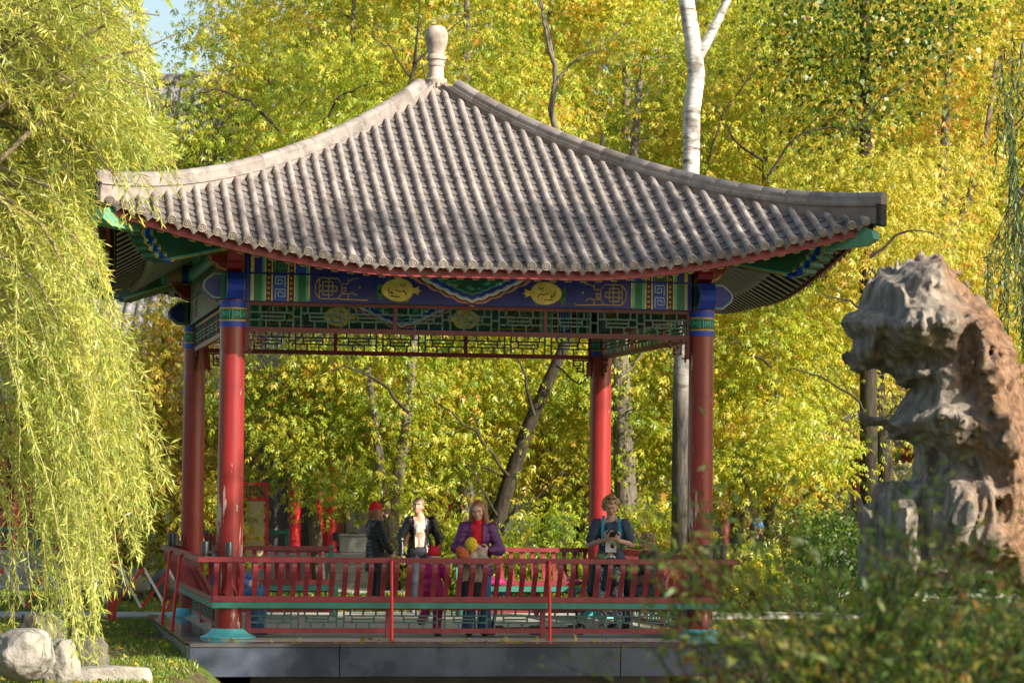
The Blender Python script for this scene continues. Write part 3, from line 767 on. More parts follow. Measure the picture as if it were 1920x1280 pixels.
for k in range(4):
    R = RZ(k * math.pi / 2); y = CA + .085
    bm = empty('beam'); bm.parent = PAV; bm.matrix_local = R
    fld = ('blue', 'green', 'green', 'green')[k]
    g = MB(); g.box2((-2.76, -y, 4.03), (2.76, -CA + .085, 4.36)); g.build('main_beam', M['navy' if fld == 'blue' else 'deep_green'], bm)
    g = MB(); g.box2((-2.76, -y + .012, 4.366), (2.76, -CA + .07, 4.61)); g.build('upper_board', M['navy'], bm)
    g = MB(); g.tube([(-3.38, -CA, 4.735), (3.38, -CA, 4.735)], .125, 20); g.build('purlin', M['teal' if k else 'deep_green'], bm, auto=60)
    for s in (-1, 1):
        for a, b, mt, e in ((3.02, 3.10, 'blue', .004), (3.11, 3.14, 'gold', .007), (3.15, 3.28, 'rose', .004), (3.285, 3.31, 'gold', .007), (3.32, 3.375, 'teal', .004)):
            g = MB(); g.tube([(s * a, -CA, 4.735), (s * b, -CA, 4.735)], .125 + e, 20, False); g.build('painted_ring', M[mt], bm, auto=60)
        # protruding beam end (faceted) beyond the column
        P = [(2.77, 4.045), (3.15, 4.045), (3.265, 4.14), (3.285, 4.205), (3.265, 4.265), (3.15, 4.36), (2.77, 4.36)]
        for inset, th, mt in ((0, .10, 'blue'), (.007, .104, 'gold'), (.017, .108, 'teal'), (.025, .112, 'navy')):
            cx, cz = 3.0, 4.2025
            Q = [(x if x < 2.8 else cx + (x - cx) * (1 - inset / .27), cz + (z - cz) * (1 - inset / .158)) for x, z in P]
            Q = [(s * x, z) for x, z in Q]
            if s < 0: Q.reverse()
            g = MB(); g.prism(Q, flat(CA), -th, th); g.build('beam_end', M[mt], bm)
        for a, b, mt in ((3.00, 3.06, 'green'), (2.985, 3.0, 'gold')):
            g = MB(); g.box2((s * a, -CA - .116, 4.05), (s * b, -CA + .116, 4.355)); g.build('painted_band', M[mt], bm)
        # red carved bracket above the beam end
        P = [(2.78, 4.375), (3.00, 4.375), (3.10, 4.41), (3.13, 4.47), (3.19, 4.50), (3.22, 4.57), (3.24, 4.62), (2.78, 4.62)]
        for inset, th, mt in ((0, .09, 'fascia'), (.008, .093, 'gold'), (.026, .096, 'fascia')):
            Q = [(s * (x - inset if x > 2.9 else x), z + (inset * .8 if z < 4.45 else (-inset * .8 if z > 4.6 else 0))) for x, z in P]
            if s < 0: Q.reverse()
            g = MB(); g.prism(Q, flat(CA), -th, th); g.build('bracket', M[mt], bm)
    decorate(bm, y, fld, False, simple=(k in (1, 3)))
    if k in (2, 3, 1): decorate(bm, CA - .085, fld, True, simple=(k != 2))

# --- hanging lattice friezes under the beams
def lattice_bars(mb, x0, x1, z0, z1, y, unit, w=.017, th=.03):
    """meander of vertical pairs, boxes and linking bars"""
    def H(a, b, z): mb.box2((a - w / 2, -y - th / 2 + .001, z - w / 2), (b + w / 2, -y + th / 2 - .001, z + w / 2))
    def Vv(x, a, b): mb.box2((x - w / 2, -y - th / 2, a), (x + w / 2, -y + th / 2, b))
    h = z1 - z0; n = max(1, round((x1 - x0) / unit)); u = (x1 - x0) / n
    za, zb = z0 + h * .32, z0 + h * .68
    for i in range(n):
        a = x0 + i * u; p = u * .08
        if i > 0: Vv(a - p, z0, z1); Vv(a + p, z0, z1); H(a - p, a + p, z0 + h * .5)
        r0, r1 = a + u * .26, a + u * .74
        Vv(r0, za, zb); Vv(r1, za, zb); H(r0, r1, z0 + h * .5)
        lft = a + p if i else a; rgt = a + u - p if i < n - 1 else a + u
        H(lft, rgt, zb); H(r0, r1, za); H(lft, r0, za) if i % 2 == 0 else None; H(r1, rgt, za)
        Vv(a + u * .36, z0, za); Vv(a + u * .64, z0, za); Vv(a + u * .5, zb, z1); Vv(a + u * .22, zb, z1); Vv(a + u * .78, zb, z1)
def fret_bracket(mb, s, x, z):
    """stepped key fret hanging beside a column"""
    w = .02
    for a, b, c, d in ((0, 0, .20, 0), (.20, 0, .20, -.075), (.20, -.075, .10, -.075), (.10, -.075, .10, -.04), (.06, 0, .06, -.16), (.06, -.16, .145, -.16), (.145, -.16, .145, -.105), (.145, -.105, .10, -.105), (0, -.03, 0, -.25), (0, -.21, .035, -.21)):
        x0, x1 = sorted((x + s * a, x + s * c)); z0, z1 = sorted((z + b, z + d))
        mb.box2((x0 - w / 2, -CA - .015, z0 - w / 2), (x1 + w / 2, -CA + .015, z1 + w / 2))
for k in range(4):
    R = RZ(k * math.pi / 2); fz = empty('frieze'); fz.parent = PAV; fz.matrix_local = R
    g = MB()
    for z0, z1 in ((3.985, 4.028), (3.665, 3.725)): g.box2((-2.74, -CA - .026, z0), (2.74, -CA + .026, z1))
    for x in (-2.735, -.93, .93, 2.735): g.box2((x - .024, -CA - .024, 3.67 if abs(x) < 2 else 3.43), (x + .024, -CA + .024, 4.02))
    g.build('frieze_frame', M['maroon'] if k == 0 else M['red'], fz)
    g = MB(); lattice_bars(g, -2.71, -.955, 3.725, 3.985, CA, .60, .019); lattice_bars(g, -.905, .905, 3.725, 3.985, CA, .60, .019); lattice_bars(g, .955, 2.71, 3.725, 3.985, CA, .60, .019); g.build('lattice', M['green_lattice'], fz)
    for s_ in (1, -1): g = MB(); fret_bracket(g, s_, -2.70 * s_, 3.65); g.build('fret_bracket', M['maroon'], fz)

# --- bench with curved backrest round the columns
SO, SI = 3.12, 2.70
bal = MB(); prof_o = [(3.10, .505), (3.125, .56), (3.165, .64), (3.215, .72), (3.255, .80), (3.262, .86), (3.255, .915)]
def slat_mesh(name, w, th, mat):
    mb = MB()
    for o, z in prof_o: mb.v += [(-w / 2, -o - th / 2, z), (w / 2, -o - th / 2, z), (w / 2, -o + th / 2, z), (-w / 2, -o + th / 2, z)]
    for i in range(len(prof_o) - 1):
        for j in range(4): mb.f.append((i * 4 + j, i * 4 + (j + 1) % 4, i * 4 + 4 + (j + 1) % 4, i * 4 + 4 + j)); mb.m.append(0)
    mb.f += [(3, 2, 1, 0), tuple(range(len(prof_o) * 4 - 4, len(prof_o) * 4))]; mb.m += [0, 0]
    return mb.mesh(name, mat)
ME_SLAT = slat_mesh('slat', .058, .034, M['red'])
for k in range(4):
    R = RZ(k * math.pi / 2)
    runs = [(-SO, SO)] if k != 2 else [(-SO, -.87), (.87, SO)]
    for a, b in runs:
        be = empty('bench'); be.parent = PAV; be.matrix_local = R
        ia = a + (.42 if a < -3 else 0); ib = b - (.42 if b > 3 else 0)
        g = MB()                                                    # seat plank, mitred at the corners
        g.add([(a, -SO, .362), (b, -SO, .362), (ib, -SI, .362), (ia, -SI, .362), (a, -SO, .432), (b, -SO, .432), (ib, -SI, .432), (ia, -SI, .432)], [(3, 2, 1, 0), (4, 5, 6, 7), (0, 1, 5, 4), (1, 2, 6, 5), (2, 3, 7, 6), (3, 0, 4, 7)])
        g.build('seat', M['green_seat'], be)
        ea = a - (.0 if a > -3 else -.01); eb = b - (.0 if b < 3 else .01)
        g = MB(); g.box2((ea, -SO - .006, .438), (eb, -SO + .05, .505)); g.build('lower_rail', M['red'], be)
        ta = a - (.185 if a < -3 else 0); tb = b + (.185 if b > 3 else 0)
        g = MB(); w = .055
        P = [(ta if a < -3 else a, -3.305), (tb if b > 3 else b, -3.305), (tb - .10 if b > 3 else b, -3.205), (ta + .10 if a < -3 else a, -3.205)]
        g.add([(x, y, .912) for x, y in P] + [(x, y, .972) for x, y in P], [(3, 2, 1, 0), (4, 5, 6, 7), (0, 1, 5, 4), (1, 2, 6, 5), (2, 3, 7, 6), (3, 0, 4, 7)])
        g.build('top_rail', M['red'], be)
        n = int((b - a) / .155); 
        for i in range(n + 1):
            x = a + .04 + (b - a - .08) * i / n
            put('slat', ME_SLAT, be, T(x, 0, 0))
        posts = [x for x in (-2.66, -.97, .93, 2.66) if a - .01 < x < b + .01]
        if k == 2: posts = [a + .03 if a > -3 else -2.66, b - .03 if b < 3 else 2.66, (a + b) / 2]
        for x in posts:
            g = MB(); g.box2((x - .03, -CA - .03, .002), (x + .03, -CA + .03, .36)); g.build('post', M['red'], be)
        if k == 2:
            x = b - .03 if b < 3 else a + .03
            g = MB(); g.box2((x - .035, -3.30, .95), (x + .035, -3.20, .985)); g.box2((x - .032, -3.17, .0), (x + .032, -3.10, .55)); g.bar((x, -3.12, .50), (x, -3.25, .96), .062, .06, (0, 1, 0)); g.box2((x - .032, -3.16, .30), (x + .032, -SI, .36)); g.box2((x - .032, -SI - .06, .0), (x + .032, -SI, .302)); g.build('end_post', M['green_seat'], be)
        lo_, hi_ = max(a, -2.69), min(b, 2.69)
        g = MB(); g.box2((lo_, -CA - .022, .055), (hi_, -CA + .022, .115)); g.box2((lo_, -CA - .02, .335), (hi_, -CA + .02, .36)); g.build('foot_rail', M['red'], be)
        g = MB(); cuts = [lo_] + [x for x in sorted(posts) if lo_ + .2 < x < hi_ - .2] + [hi_]
        for c0, c1 in zip(cuts[:-1], cuts[1:]): lattice_bars(g, c0 + .03, c1 - .03, .115, .335, CA, .57, .019, .026)
        g.build('lattice', M['green_lattice'], be)
    if k in (0, 1, 3):
        for x in ((-1.0, .92) if k == 0 else (-.95, .95)):
            g = MB(); g.tube([(x, -3.43, .006), (x, -3.335, .94)], .021, 10); g.tube([(x, -3.335, .93), (x, -3.30, .94)], .018, 8); g.lathe([(.05, 0), (.05, .006)], 14, (x, -3.43, .004)); g.build('brace_pole', M['red_bright'], PAV, auto=50, M=R)

# --- platform
plat = empty('platform'); plat.parent = PAV
PX, PY0, PY1, PB = 3.46, -4.18, 3.3, -.385
g = MB(); g.box2((-PX + .42, PY0 + .42, -.3), (PX - .42, PY1, -.002)); g.build('floor', M['floor'], plat)
g = MB(); n0 = -PX
for i, (a, b) in enumerate(((-PX, -1.72), (-1.72, 1.62), (1.62, PX))):
    g = MB(); g.bbox(((a + b) / 2, PY0 + .02, (PB - .045) / 2), (b - a - .008, .05, -PB - .045), .004); g.build('facing_slab', M['granite'], plat)
    g = MB(); g.bbox(((a + b) / 2, PY0 + .205, -.0225), (b - a - .006, .45, .045), .005); g.build('coping_slab', M['granite_top'], plat)
for sx in (-1, 1):
    for i in range(3):
        a = PY0 + .43 + i * (PY1 - PY0 - .43) / 3; b = a + (PY1 - PY0 - .43) / 3
        if i == 0: a0 = PY0 + .045
        else: a0 = a
        g = MB(); g.bbox((sx * (PX - .02), (a0 + b) / 2, (PB - .045) / 2), (.05, b - a0 - .008, -PB - .045), .004); g.build('facing_slab', M['granite_side'], plat)
        g = MB(); g.bbox((sx * (PX - .205), (a + b) / 2, -.0225), (.45, b - a - .006, .045), .005); g.build('coping_slab', M['granite_top'], plat)
g = MB(); g.box2((-2.6, -2.6, -1.4), (2.6, 3.2, -.31)); g.build('foundation', M['concrete'], plat)
# ---------------------------------------------------------------- ground, water, paths
POND = np.array([(-3.1, -1.2), (-3.25, -4.4), (-3.75, -6.6), (-4.4, -9.6), (-9, -13.5), (-18, -17), (-24, -23), (-10, -24.5), (-5, -21.5), (-2.5, -17.0), (0, -15.2), (4, -14.5), (14, -13), (22, -8), (14, -2.5), (5.5, -1.2)])
def pond_sd(P):
    P = np.asarray(P, float); d = np.full(len(P), 1e9); ins = np.zeros(len(P), bool)
    for a, b in zip(POND, np.roll(POND, -1, 0)):
        e = b - a; w = P - a; t = np.clip((w @ e) / (e @ e), 0, 1); d = np.minimum(d, np.linalg.norm(w - t[:, None] * e, axis=1))
        c = ((a[1] > P[:, 1]) != (b[1] > P[:, 1])) & (P[:, 0] < (b[0] - a[0]) * (P[:, 1] - a[1]) / (b[1] - a[1] + 1e-12) + a[0]); ins ^= c
    return np.where(ins, -d, d)
ROCK = at(1752, 1085, 21.0)
def ground(P):
    P = np.asarray(P, float); x, y = P[:, 0], P[:, 1]
    h = np.where(y > 3, -.07, -.07 - .10 * np.clip((3 - y) / 6, 0, 1) - .08 * np.clip((-3 - y) / 5, 0, 1))
    h = h + .045 * (fbm(np.c_[x * .5, y * .5, x * 0], 3)) * np.clip((4 - y) / 3, 0, 1)
    nb = np.clip((-14.5 - y) / 5, 0, 1) * np.clip((x + 9) / 4, 0, 1); nb = nb * nb * (3 - 2 * nb)
    h = h * (1 - nb) + nb * (.22 + .04 * fbm(np.c_[x, y, x * 0], 3))
    h = np.where(y < -24, .22, h)
    h += (ROCK[2] - .28) * np.exp(-((x - ROCK[0] - .2) ** 2 + (y - ROCK[1] + .3) ** 2) / 4.2)
    sd = pond_sd(P); k = np.clip((sd + .9) / 1.15, 0, 1); k = k * k * (3 - 2 * k)
    h = -1.15 * (1 - k) + h * k
    far = np.clip((np.hypot(x, y - 10) - 90) / 300, 0, 1); return h + far * 3
def gz(x, y): return float(ground(np.array([[x, y]]))[0])
def axis(lo, hi, dense, f):
    a = [dense[0]]; 
    while a[-1] < dense[1]: a.append(a[-1] + f)
    st = f
    while a[-1] < hi: st *= 1.25; a.append(a[-1] + st)
    st = f
    while a[0] > lo: st *= 1.25; a.insert(0, a[0] - st)
    return np.array(a)
gx, gy = axis(-600, 600, (-13, 16), .22), axis(-400, 900, (-25, 26), .22)
X, Y = np.meshgrid(gx, gy, indexing='ij'); P2 = np.c_[X.ravel(), Y.ravel()]; Z = ground(P2)
Vg = np.c_[P2, Z]; ny = len(gy)
ii, jj = np.meshgrid(np.arange(len(gx) - 1), np.arange(ny - 1), indexing='ij'); a = (ii * ny + jj).ravel()
Qg = np.stack([a, a + ny, a + ny + 1, a + 1], -1)
def ground_mat():
    m, nt, b = new_mat('lawn_soil'); v = coords(nt); n = noise(nt, v, 1.3, 6, .6); n2 = noise(nt, v, 14, 5, .65); n3 = noise(nt, v, .35, 3)
    soil = ramp(nt, n2, [(.3, (.05, .036, .02)), (.6, (.11, .085, .045)), (.75, (.20, .15, .07))])
    gr = ramp(nt, n2, [(.3, (.035, .055, .01)), (.55, (.10, .14, .02)), (.75, (.19, .20, .04))])
    nt.links.new(mixc(nt, ramp(nt, n, [(.42, (0, 0, 0)), (.58, (1, 1, 1))]), gr, soil), b.inputs['Base Color']); S(nt, b, Roughness=.95, Specular_IOR_Level=.1)
    bump(nt, b, n2, .8, .05); return m
g_o = put('ground', fast_mesh('ground', Vg, Qg, ground_mat(), smooth=True)); tag(g_o, 'grassy ground with bare earth and fallen leaves sloping to the pond', kind='structure')
def water_mat():
    m, nt, b = new_mat('pond_water'); S(nt, b, Base_Color=(.012, .016, .010, 1), Roughness=.04, Specular_IOR_Level=.6)
    bump(nt, b, noise(nt, coords(nt), 3.0, 3), .06, .05); return m
g = MB(); g.add([(-26, -26, -.60), (24, -26, -.60), (24, 0, -.60), (-26, 0, -.60)], [(0, 1, 2, 3)])
o = g.build('pond_water', water_mat()); tag(o, 'dark still pond water in front of and under the pavilion', kind='structure')
def ribbon(name, pts, w, z, mat, label):
    g = MB(); pts = [Vector((x, y, 0)) for x, y in pts]; n = len(pts)
    for i, p in enumerate(pts):
        d = (pts[min(i + 1, n - 1)] - pts[max(i - 1, 0)]).normalized(); s_ = Vector((-d.y, d.x, 0)) * w / 2
        for q, dz in ((p - s_, -.25), (p - s_, 0), (p + s_, 0), (p + s_, -.25)): g.v.append((q.x, q.y, z + dz))
    for i in range(n - 1):
        for j in range(3): g.f.append((i * 4 + j, i * 4 + 4 + j, i * 4 + 5 + j, i * 4 + 1 + j)); g.m.append(0)
    o = g.build(name, mat); return tag(o, label, kind='structure')
pth = paint('path_concrete', (.40, .38, .33), .9, .2, 2.5, .3)
ribbon('path', [(-16, 5.0), (-9, 4.35), (-3.6, 4.15), (.5, 4.3), (5, 4.6), (14, 5.2)], 1.5, -.028, pth, 'pale concrete path running behind the pavilion')
ribbon('path', [(-22, 19), (-8, 15.6), (0, 14.6), (8, 13.8), (20, 12.5)], 1.6, -.03, pth, 'grey path across the lawn further back')

# ---------------------------------------------------------------- leaves and trees
def rot_from(d, roll):
    """rotation matrices with local +Y along d"""
    d = d / np.linalg.norm(d, axis=1)[:, None]
    up = np.tile([0, 0, 1.0], (len(d), 1)); up[np.abs(d[:, 2]) > .98] = (1, 0, 0)
    x = np.cross(d, up); x /= np.linalg.norm(x, axis=1)[:, None]; z = np.cross(x, d)
    c, s = np.cos(roll)[:, None], np.sin(roll)[:, None]
    return np.stack([c * x + s * z, d, -s * x + c * z], -1)
def leaflet(p, ang, L, w, droop=0, fold=.3):
    """one four-point leaf: base, right, tip, left"""
    c, s = math.cos(ang), math.sin(ang); q = []
    for lx, ly, lz in ((0, 0, 0), (w / 2, L * .42, fold * w / 2), (0, L, -droop * L), (-w / 2, L * .42, fold * w / 2)):
        q.append((p[0] + lx * c + ly * s, p[1] - lx * s + ly * c, p[2] + lz))
    return q
def leaf_template(kind):
    v = []
    if kind == 'pinnate':
        v += leaflet((0, .10, 0), 0, .105, .044, .5)
        for y, l in ((.10, .085), (.035, .08)):
            for s in (1, -1): v += leaflet((0, y, 0), s * .95, l, .036, .55)
    elif kind == 'round':
        v += leaflet((0, 0, 0), 0, .078, .075, .3, .2)
    elif kind == 'willow':
        v += leaflet((0, 0, 0), 0, .112, .0165, .15, .2)
    elif kind == 'small':
        v += leaflet((0, 0, 0), 0, .05, .018, .2)
    elif kind == 'far':
        v += leaflet((0, 0, 0), .3, .26, .12, .3); v += leaflet((0, 0, 0), 2.4, .24, .11, .3); v += leaflet((.05, .1, .05), 4.4, .24, .11, .3)
    return np.array(v)
TPL = {k: leaf_template(k) for k in ('pinnate', 'round', 'willow', 'small', 'far')}
def leaves_mesh(name, pos, dirs, roll, scale, tint, kind, mat, rng):
    t = TPL[kind]; R = rot_from(dirs, roll)
    V = np.einsum('nij,kj->nki', R, t) * scale[:, None, None] + pos[:, None, :]
    nf = len(t) // 4; n = len(pos)
    Q = np.arange(n * len(t)).reshape(-1, 4)
    tf = np.repeat(tint, nf) + rng.normal(0, .035, n * nf)
    return fast_mesh(name, V.reshape(-1, 3), Q, mat, np.clip(tf, 0, 1))
LM = {
 'maple': leaf_mat('maple_leaf', [(0, (.12, .20, .015)), (.35, (.32, .40, .035)), (.62, (.54, .53, .055)), (.82, (.66, .51, .06)), (1, (.55, .27, .04))], .52),
 'green': leaf_mat('green_leaf', [(0, (.035, .085, .012)), (.5, (.10, .17, .02)), (.8, (.28, .27, .03)), (1, (.42, .26, .04))], .4),
 'gold': leaf_mat('golden_leaf', [(0, (.24, .30, .03)), (.35, (.50, .49, .07)), (.7, (.64, .50, .08)), (1, (.55, .22, .04))], .5),
 'willow': leaf_mat('willow_leaf', [(0, (.18, .28, .04)), (.4, (.42, .48, .09)), (.7, (.64, .64, .18)), (1, (.74, .62, .11))], .5, .36),
 'weep': leaf_mat('weeping_leaf', [(0, (.03, .07, .02)), (.6, (.09, .15, .05)), (1, (.22, .26, .08))], .35, .45),
 'bush': leaf_mat('bush_leaf', [(0, (.04, .11, .02)), (.5, (.14, .23, .045)), (.8, (.30, .27, .06)), (1, (.42, .17, .045))], .45),
 'red': leaf_mat('dry_red_leaf', [(0, (.22, .05, .03)), (1, (.38, .12, .05))], .35),
}
BK = {'grey': bark('grey_bark', (.06, .05, .04), (.24, .20, .155)), 'dark': bark('dark_bark', (.018, .015, .012), (.075, .058, .044)), 'birch': birch_bark(), 'willow': bark('willow_bark', (.16, .12, .07), (.42, .33, .2), (20, 20, 4), .5)}

def grow(trunk, radii, clusters, rng, start=.3, lift_=.35, tw=.012):
    """branches from the trunk to every cluster; returns an MB of limbs"""
    mb = MB(); mb.tube(trunk, radii, 10)
    tp = np.array(trunk); nodes = []; nr = []
    for i in range(len(tp) - 1):
        for f in np.linspace(0, 1, 5)[:-1]:
            nodes.append(tp[i] * (1 - f) + tp[i + 1] * f); nr.append(radii[i] * (1 - f) + radii[i + 1] * f)
    nodes.append(tp[-1]); nr.append(radii[-1])
    k0 = int(len(nodes) * start); nodes = nodes[k0:]; nr = nr[k0:]
    order = np.argsort([np.min(np.linalg.norm(np.array(nodes) - c, axis=1)) for c in clusters])
    N = np.array(nodes); NR = np.array(nr)
    for ci in order:
        c = clusters[ci]; d = np.linalg.norm(N - c, axis=1) + np.maximum(0, N[:, 2] - c[2] + .2) * .9
        j = int(np.argmin(d)); a = N[j]; L = np.linalg.norm(c - a)
        if L < .15: continue
        r0 = min(NR[j] * .7, .012 + .017 * L); up = np.array([0, 0, L * lift_ * rng.uniform(.3, 1)])
        jit = rng.normal(0, .07 * L, (3, 3)); ts = (0, .3, .62, 1)
        pts = [a + (c - a) * t + up * math.sin(math.pi * t) * .6 + (jit[min(i, 2)] if 0 < i < 3 else 0) for i, t in enumerate(ts)]
        rr_ = [r0, r0 * .75, r0 * .5, max(.004, r0 * .22)]
        mb.tube(pts, rr_, 5 if r0 > .02 else 4, False)
        N = np.concatenate([N, pts[1:]]); NR = np.concatenate([NR, rr_[1:]])
    return mb
def blobs(rng, ells):
    out = []
    for c, r, n in ells:
        v = rng.normal(size=(n * 3, 3)); v /= np.linalg.norm(v, axis=1)[:, None]; rad = rng.random(n * 3) ** .42
        p = v * rad[:, None]
        keep = fbm(p * 1.7 + rng.random(3) * 50, 2) > .0
        p = p[keep][:n] if keep.sum() >= n else p[:n]
        out.append(np.array(c) + p * np.array(r))
    return np.concatenate(out)
def crown_mesh(name, clusters, per, spread, kind, mat, rng, scale=1.0, tint0=.5, tvar=.19, droop=.9, zt=0):
    n = len(clusters); k = np.repeat(np.arange(n), per); m = len(k)
    off = rng.normal(size=(m, 3)) * np.array([spread, spread, spread * .55]); off[:, 2] -= .12 * np.abs(off[:, 0] + off[:, 1])
    pos = clusters[k] + off
    dirs = off * np.array([1, 1, .3]) + rng.normal(size=(m, 3)) * spread * .5; dirs /= np.linalg.norm(dirs, axis=1)[:, None]; dirs[:, 2] -= droop * rng.uniform(.3, 1.2, m)
    tc = rng.normal(tint0, tvar, n); tint = tc[k] + rng.normal(0, .11, m) + zt * (clusters[k][:, 2] - clusters[:, 2].mean())
    return leaves_mesh(name, pos, dirs, rng.normal(0, .7, m), scale * rng.uniform(.5, 1.45, m), tint, kind, mat, rng)
def tree(label, base, trunk, radii, ells, leaf='maple', kind='pinnate', bk='grey', per=58, spread=.33, scale=.74, tint=.5, seed=1, start=.3, cat='tree', name='broadleaf_tree', group='autumn trees behind the pavilion', droop=.9, tvar=.19, rz_=0, zt=0):
    rng = np.random.default_rng(seed); root = empty(name, base, rz_, label, cat, group)
    cl = blobs(rng, ells)
    mb = grow([np.array(p, float) for p in trunk], radii, cl, rng, start)
    mb.build('trunk', BK[bk], root, smooth=True)
    put('crown', crown_mesh('crown', cl, per, spread, kind, LM[leaf], rng, scale, tint, tvar, droop, zt), root)
    return root
def copy_tree(src, base, rz_, sc, label):
    c = src.copy(); COL.objects.link(c); c.location = base; c.rotation_euler = (0, 0, rz_); c.scale = (sc, sc, sc); c['label'] = label
    for ch in src.children:
        d = ch.copy(); COL.objects.link(d); d.parent = c
    return c
def gbase(px, d, dz=0):
    p = at(px, 1000, d); return (p[0], p[1], gz(p[0], p[1]) + dz)
FX, FY = np.array([RGT[0], RGT[1]]), np.array([FWD[0], FWD[1]])
def rel(base, px, py, d):
    return tuple(at(px, py, d) - np.array(base))

# the trees one can pick out by their trunks
b = gbase(918, 49.5)
tree('tree with a dark trunk leaning right across the middle of the pavilion opening', b, [rel(b, 912, 1085, 49.5), rel(b, 930, 985, 49.5), rel(b, 955, 900, 49.4), rel(b, 990, 800, 49.3), rel(b, 1035, 700, 49.2), rel(b, 1085, 590, 49.2), rel(b, 1120, 430, 49.2), rel(b, 1130, 250, 49.3)],
     [.17, .14, .13, .115, .10, .085, .06, .03], [(rel(b, 930, 760, 50.5), (2.3, 1.8, 1.5), 95), (rel(b, 1050, 420, 50.5), (2.5, 2, 2.6), 110), (rel(b, 800, 800, 51), (1.3, 1.3, 1.0), 40)], bk='dark', seed=11, tint=.50)
b = gbase(735, 48.2)
tree('tree with twin grey trunks right behind the man in the leather jacket', b, [rel(b, 735, 1105, 48.2), rel(b, 733, 1010, 48.2), rel(b, 736, 940, 48.2), rel(b, 752, 860, 48.2), rel(b, 765, 760, 48.4), rel(b, 780, 600, 48.6), rel(b, 800, 400, 49), rel(b, 800, 150, 49.3)],
     [.16, .14, .11, .095, .085, .075, .06, .03], [(rel(b, 720, 780, 49), (1.7, 1.6, 1.4), 80), (rel(b, 770, 330, 49.5), (2.6, 2, 2.8), 120), (rel(b, 690, 900, 48.4), (.8, .8, .55), 18)], seed=12, tint=.47)
t2 = MB(); t2.tube([rel(b, 731, 1020, 48.2), rel(b, 722, 950, 48.1), rel(b, 714, 890, 48.1), rel(b, 706, 800, 48.2), rel(b, 690, 690, 48.4)], [.12, .10, .09, .07, .045], 10); o = t2.build('trunk', BK['grey'], [x for x in COL.objects if x.get('label', '').startswith('tree with twin')][0], smooth=True)
b = gbase(592, 50.5)
tree('young pale barked tree standing between the cream screen and the woman in the red hat', b, [rel(b, 596, 1085, 50.5), rel(b, 592, 1010, 50.5), rel(b, 580, 930, 50.5), rel(b, 565, 850, 50.5), rel(b, 552, 740, 50.6), rel(b, 540, 620, 50.8), rel(b, 520, 420, 51)],
     [.135, .12, .105, .09, .07, .05, .025], [(rel(b, 560, 760, 50.5), (1.5, 1.5, 1.4), 75), (rel(b, 470, 330, 51.5), (2.6, 2, 2.8), 115)], seed=13, tint=.50)
b = gbase(1172, 50)
tree('tree with a thick mossy trunk half hidden behind the back right column', b, [rel(b, 1180, 1085, 50), rel(b, 1175, 960, 50), rel(b, 1168, 800, 50), rel(b, 1160, 640, 50), rel(b, 1180, 400, 50.5), rel(b, 1200, 150, 51)],
     [.22, .20, .18, .15, .10, .05], [(rel(b, 1210, 760, 51), (1.6, 1.6, 1.6), 80), (rel(b, 1200, 300, 52), (2.4, 2, 2.8), 110)], seed=14, tint=.48)
b = gbase(1277, 47)
tree('tall birch with a forked white trunk rising above the right roof slope', b, [rel(b, 1277, 1085, 47), rel(b, 1277, 900, 47), rel(b, 1279, 700, 47), rel(b, 1292, 420, 47), rel(b, 1296, 310, 47), rel(b, 1297, 210, 47), rel(b, 1306, 140, 47), rel(b, 1300, 85, 47), rel(b, 1287, 0, 47), rel(b, 1275, -120, 47.2), rel(b, 1262, -320, 47.4)],
     [.17, .155, .15, .14, .138, .142, .142, .135, .125, .10, .05], [(rel(b, 1240, -420, 48), (2.2, 2, 1.8), 40), (rel(b, 1420, -330, 48), (2, 2, 1.4), 30)], bk='birch', leaf='gold', seed=15, start=.86, per=45, name='birch_tree')
t2 = MB(); t2.tube([rel(b, 1306, 118, 47), rel(b, 1322, 85, 47), rel(b, 1345, 40, 47), rel(b, 1367, -5, 47), rel(b, 1400, -110, 47.2), rel(b, 1415, -250, 47.4)], [.075, .085, .075, .066, .05, .03], 10); t2.build('limb', BK['birch'], [x for x in COL.objects if x.get('label', '').startswith('tall birch')][0], smooth=True)
b = gbase(1440, 51)
tree('drooping yellow green tree filling the space right of the front right column', b, [rel(b, 1450, 1085, 51), rel(b, 1445, 900, 51), rel(b, 1450, 700, 51), rel(b, 1440, 450, 51.3), rel(b, 1430, 200, 51.5)], [.15, .13, .11, .08, .04],
     [(rel(b, 1425, 830, 50.3), (1.7, 1.5, 1.2), 95), (rel(b, 1440, 620, 51), (1.9, 1.7, 1.5), 85), (rel(b, 1450, 250, 51.5), (2.4, 2, 2.4), 95)], seed=16, tint=.52)
b = gbase(1650, 54)
tree('golden tree with a dark trunk passing behind the head of the weathered rock', b, [rel(b, 1672, 1085, 54), rel(b, 1662, 900, 54), rel(b, 1645, 720, 54), rel(b, 1640, 600, 54), rel(b, 1625, 400, 54), rel(b, 1610, 150, 54)], [.16, .15, .135, .11, .09, .05],
     [(rel(b, 1590, 720, 55), (2.2, 2, 1.7), 70), (rel(b, 1600, 330, 54), (2.6, 2, 2.8), 95), (rel(b, 1620, 430, 49.8), (1.3, .8, 1.5), 60)], leaf='gold', bk='dark', seed=17, tint=.36)
b = gbase(1790, 57)
tree('slender orange tinged tree with a forked trunk above the top of the weathered rock', b, [rel(b, 1800, 1085, 57), rel(b, 1790, 700, 57), rel(b, 1775, 480, 57), rel(b, 1768, 330, 57), rel(b, 1775, 180, 57), rel(b, 1790, -60, 57)], [.16, .13, .11, .095, .075, .04],
     [(rel(b, 1790, 560, 58), (2.0, 2, 2.2), 50), (rel(b, 1760, 190, 57), (2.3, 2, 2.2), 75)], leaf='gold', bk='grey', seed=18, tint=.60)
